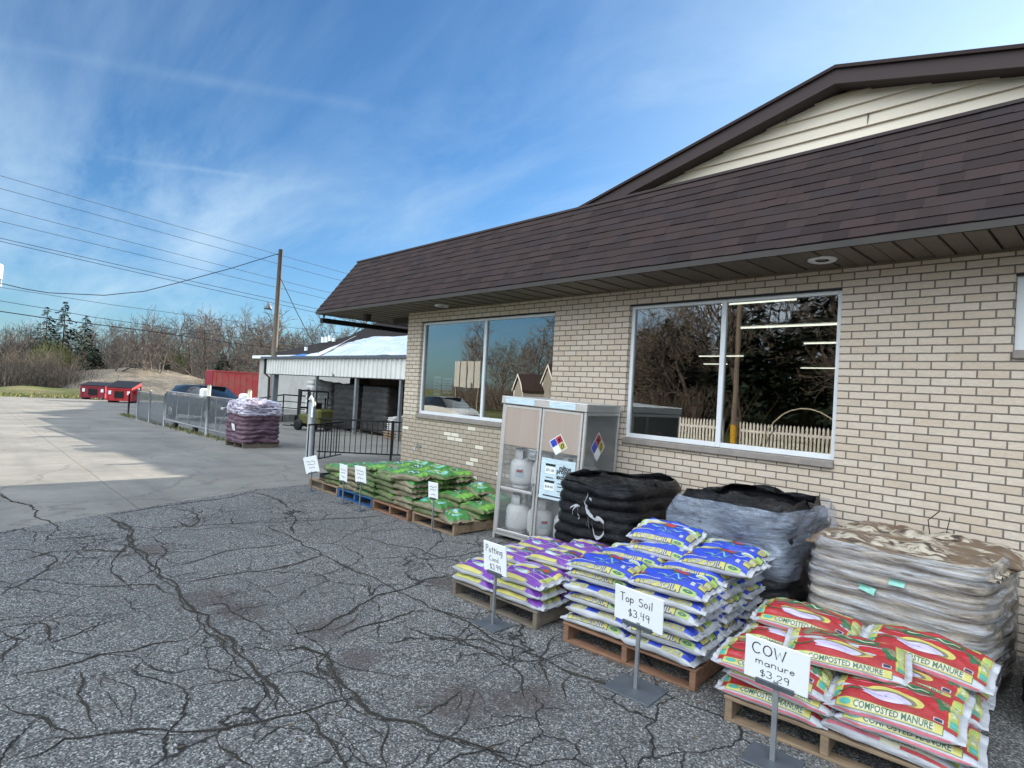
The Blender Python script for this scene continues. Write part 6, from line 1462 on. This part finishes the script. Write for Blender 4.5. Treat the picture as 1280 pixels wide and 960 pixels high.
# ================================================================== camera, sun, sky
cam=bpy.data.cameras.new('camera'); co=bpy.data.objects.new('camera',cam); COL.objects.link(co); S.camera=co
cam.sensor_width=36; cam.lens=740.6/1280*36; cam.clip_start=.05; cam.clip_end=3000
yaw,pitch,roll=.8143,.0138,.0568
f=Vector((-math.sin(yaw)*math.cos(pitch),math.cos(yaw)*math.cos(pitch),math.sin(pitch))); r=Vector((math.cos(yaw),math.sin(yaw),0)); u=r.cross(f)
r2=r*math.cos(roll)+u*math.sin(roll); u2=-r*math.sin(roll)+u*math.cos(roll)
co.matrix_world=Matrix(((r2.x,u2.x,-f.x,0),(r2.y,u2.y,-f.y,0),(r2.z,u2.z,-f.z,1.75),(0,0,0,1)))
SE=R(20.0)
sl=bpy.data.lights.new('sun','SUN'); sl.energy=5.0; sl.angle=R(.53); sl.color=(1,.89,.74); so=bpy.data.objects.new('sun',sl); COL.objects.link(so)
so.rotation_euler=Vector((0,math.cos(SE),math.sin(SE))).to_track_quat('Z','Y').to_euler(); so.location=(0,0,30)
w=bpy.data.worlds.new('World'); S.world=w; w.use_nodes=True; T=w.node_tree; T.nodes.clear()
class WN(NT):
    def __init__(s): s.t=T
n=WN(); out=n.n('ShaderNodeOutputWorld'); bg=n.n('ShaderNodeBackground'); n.l(bg.outputs[0],out.inputs[0]); bg.inputs[1].default_value=.05
sky=n.n('ShaderNodeTexSky',sky_type='NISHITA'); sky.sun_disc=False; sky.sun_elevation=SE; sky.sun_rotation=0; sky.altitude=200; sky.air_density=1.0; sky.dust_density=.8; sky.ozone_density=2.2
g=n.coord('Generated'); s=n.n('ShaderNodeSeparateXYZ'); n.l(g,s.inputs[0])
def dot(v):
    k=n.n('ShaderNodeVectorMath',operation='DOT_PRODUCT'); n.l(g,k.inputs[0]); k.inputs[1].default_value=v; return k.outputs['Value']
# flat cloud-layer coordinates
zz=n.math('ADD',n.math('MAXIMUM',s.outputs[2],0.0),.16)
cv=n.n('ShaderNodeCombineXYZ'); n.l(n.math('DIVIDE',s.outputs[0],zz),cv.inputs[0]); n.l(n.math('DIVIDE',s.outputs[1],zz),cv.inputs[1])
p1=n.mapping(cv.outputs[0],(.55,1.5,1),(3.1,.7,0),(0,0,R(62)))
c1=n.noise(p1,1.1,8,.62,.5)[0]; c2=n.noise(n.mapping(cv.outputs[0],(.5,.5,1),(1.3,4,0)),.9,3,.5)[0]
cir=n.math('MULTIPLY',n.math('MULTIPLY_ADD',c1,3.4,-1.36,clamp=True),n.math('MULTIPLY_ADD',c2,3.0,-.95,clamp=True))
def trail(N,w_,A,B,amp):
    N=Vector(N).normalized(); d=n.math('ABSOLUTE',n.math('ADD',dot(N),n.math('MULTIPLY_ADD',n.noise(g,6,3)[0],.010,-.005)))
    k=n.math('SUBTRACT',1,n.math('DIVIDE',d,w_),clamp=True); A=Vector(A);B=Vector(B); mid=(A+B).normalized(); lim=math.cos((A.angle(B))*.5)
    e=n.math('MULTIPLY',n.math('SUBTRACT',dot(mid),lim-.004),1/(1-lim+.004)*2.2,clamp=True)
    return n.math('MULTIPLY',n.math('MULTIPLY',k,e),n.math('MULTIPLY_ADD',n.noise(g,14,4,.6)[0],1.6*amp,-.3*amp,clamp=True))
tr=n.math('ADD',trail((-.36,.2,-.91),.012,(-.97,-.12,.34),(-.77,.48,.41),.15),trail((-.26,.15,-.95),.005,(-.94,.18,.29),(-.92,.27,.29),.22))
hz=n.math('MULTIPLY_ADD',s.outputs[2],-3.4,.80,clamp=True)   # thin milky veil low down
veil=n.math('MULTIPLY',hz,.22)
sunward=n.math('MULTIPLY_ADD',dot(Vector((.05,.94,.34)).normalized()),3.6,-2.62,clamp=True)
cl=n.math('ADD',n.math('ADD',n.math('MULTIPLY',cir,.9),tr),n.math('MULTIPLY',sunward,.50),clamp=True)
cl=n.math('MAXIMUM',cl,veil)
skyc=n.mix(1.0,sky.outputs[0],(.54,.87,1.14),'MULTIPLY')
col=n.mix(cl,skyc,(4.2,5.6,6.9))
# unseen fill light added overhead and behind the camera to brighten the shade
sky_fill=n.math('MULTIPLY_ADD',dot(Vector((.12,-.68,.72)).normalized()),2.8,-1.45,clamp=True)
sky_fill=n.math('MULTIPLY',sky_fill,n.math('MULTIPLY_ADD',n.noise(cv.outputs[0],.8,5,.6)[0],.8,.55,clamp=True))
col=n.mix(sky_fill,col,(24.3,26.6,28.4))
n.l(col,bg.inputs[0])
S.view_settings.view_transform='Standard'; S.view_settings.look='None'; S.view_settings.gamma=1; S.view_settings.exposure=1.6
S.render.engine='CYCLES'; c=S.cycles; c.max_bounces=7; c.diffuse_bounces=4; c.glossy_bounces=4; c.transparent_max_bounces=14; c.transmission_bounces=4; c.caustics_reflective=False; c.caustics_refractive=False; c.use_denoising=True; c.sample_clamp_indirect=6
